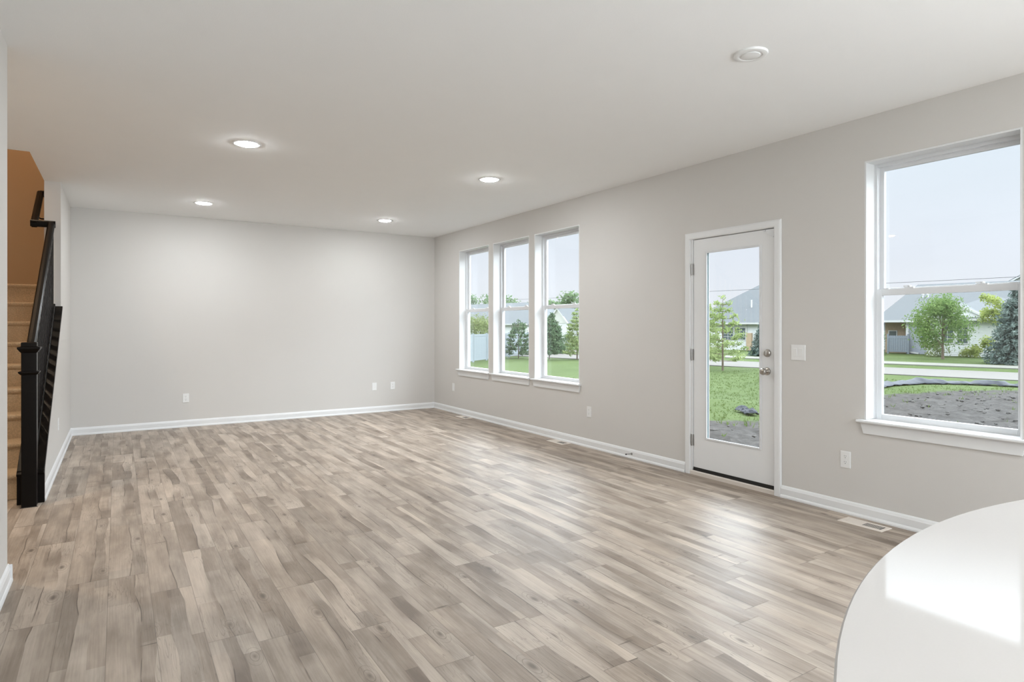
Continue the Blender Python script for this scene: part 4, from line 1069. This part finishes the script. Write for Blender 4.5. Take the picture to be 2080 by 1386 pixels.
# cream gable further back at the right
hc = house_root('tall cream house with a wide gable behind the big blue spruce', 76, 5)
q = MB(); y0, y1, ym = -7, 8.2, .6
q.add([(0, y0, 0), (0, y1, 0), (0, y1, 3.9), (0, ym, 8.4), (0, y0, 3.9), (10, y0, 0), (10, y1, 0), (10, y1, 3.9), (10, ym, 8.4), (10, y0, 3.9)],
      [(0, 1, 2, 3, 4), (9, 8, 7, 6, 5), (0, 5, 6, 1), (1, 6, 7, 2), (4, 9, 5, 0)])
q.build('wall', M['siding_c'], hc)
q = MB()
for ya, yb in ((y0 - .5, ym), (y1 + .5, ym)):
    za, zb = 3.62, 8.45
    q.add([(-.5, ya, za), (-.5, yb, zb), (10.5, yb, zb), (10.5, ya, za), (-.5, ya, za + .2), (-.5, yb, zb + .22), (10.5, yb, zb + .22), (10.5, ya, za + .2)], [(0, 1, 2, 3), (7, 6, 5, 4), (0, 4, 5, 1), (1, 5, 6, 2), (2, 6, 7, 3), (3, 7, 4, 0)])
q.build('roof', M['shingle'], hc)
q = MB(); q.bar((-.52, y1 + .5, 3.66), (-.52, ym, 8.5), .12, .26, up=(1, 0, 0)); q.bar((-.52, y0 - .5, 3.66), (-.52, ym, 8.5), .12, .26, up=(1, 0, 0)); q.build('rake_board', M['fascia'], hc)
# houses behind the fence
hd = house_root('low house with a long grey roof behind the white fence', 58, 63)
body(hd, 0, 12, -6.5, 16, 2.45, M['siding_w'])
rf = MB(); hip_roof(rf, 0, 12, -6.5, 16, 2.45, 5.6, .7, .7); rf.build('roof', M['shingle'], hd)
gutter(hd, -.45, -6.95, 16.45, 2.45)
hwindow(hd, 0, -5.2, -3.6, .9, 2.0); hwindow(hd, 0, -1.6, 0.4, .9, 2.0); vent(hd, 3.4, -4.6, 4.4, .35, .08)
he = house_root('gabled grey roofed house beyond the street, third window', 55, 47)
body(he, 0, 11, -9, 3, 2.5, M['siding_w'])
rf = MB(); hip_roof(rf, 0, 11, -9, 3.0, 2.5, 5.2, .7, .7); rf.build('roof', M['shingle'], he)
gm = MB(); gy0, gy1, gzb, gza = -.9, 1.9, 2.5, 4.15; gm_ = (gy0 + gy1) / 2
gm.add([(-1.2, gy0, gzb), (-1.2, gy1, gzb), (-1.2, gm_, gza), (3, gy0, gzb), (3, gy1, gzb), (3, gm_, gza)], [(0, 1, 2), (5, 4, 3), (0, 3, 4, 1), (1, 4, 5, 2), (2, 5, 3, 0)])
gm.build('gable', M['siding_c'], he)
gs = MB(); gs.bar((-1.35, (gy0 - .25 + gm_) / 2, (gzb - .08 + gza) / 2 + .07), (3, (gy0 - .25 + gm_) / 2, (gzb - .08 + gza) / 2 + .07), math.hypot(gm_ - gy0 + .25, gza - gzb + .05), .08, up=(0, -(gza - gzb), gm_ - gy0))
gs.bar((-1.35, (gy1 + .25 + gm_) / 2, (gzb - .08 + gza) / 2 + .07), (3, (gy1 + .25 + gm_) / 2, (gzb - .08 + gza) / 2 + .07), math.hypot(gm_ - gy0 + .25, gza - gzb + .05), .08, up=(0, gza - gzb, gm_ - gy0))
gs.build('gable_roof', M['shingle'], he)
rk = MB(); rk.bar((-1.3, gy0 - .2, gzb - .05), (-1.3, gm_, gza + .06), .14, .16, up=(1, 0, 0)).bar((-1.3, gy1 + .2, gzb - .05), (-1.3, gm_, gza + .06), .14, .16, up=(1, 0, 0)); rk.build('rake_board', M['fascia'], he)
gutter(he, -.45, -9.4, -1.1, 2.5)
MB().box(-1.15, .2, gy0 + .1, gy1 - .1, 0, 2.5).build('porch_wall', M['siding_w'], he)

# power line with its two far posts
pw = thing('power_line', 'thin overhead wire crossing the sky above the neighbour roofs', 'power line', (*ST(49.5, 34), 0))
bx, by = ST(49.5, 34)
def PL3(s, t, z): x, y = ST(s, t); return (x - bx, y - by, z)
MB().tube([PL3(49.5, 60 - 85 * i / 24, 4.40 + .25 * i / 24 - .18 * 4 * (i / 24) * (1 - i / 24)) for i in range(25)], .017, 5).build('wire', M['wire'], pw)
for t, z in ((60, 4.40), (-25, 4.65)):
    MB().tube([PL3(49.5, t, -.9), PL3(49.5, t, z + .4)], .11, 8).build('pole', BARK, pw)
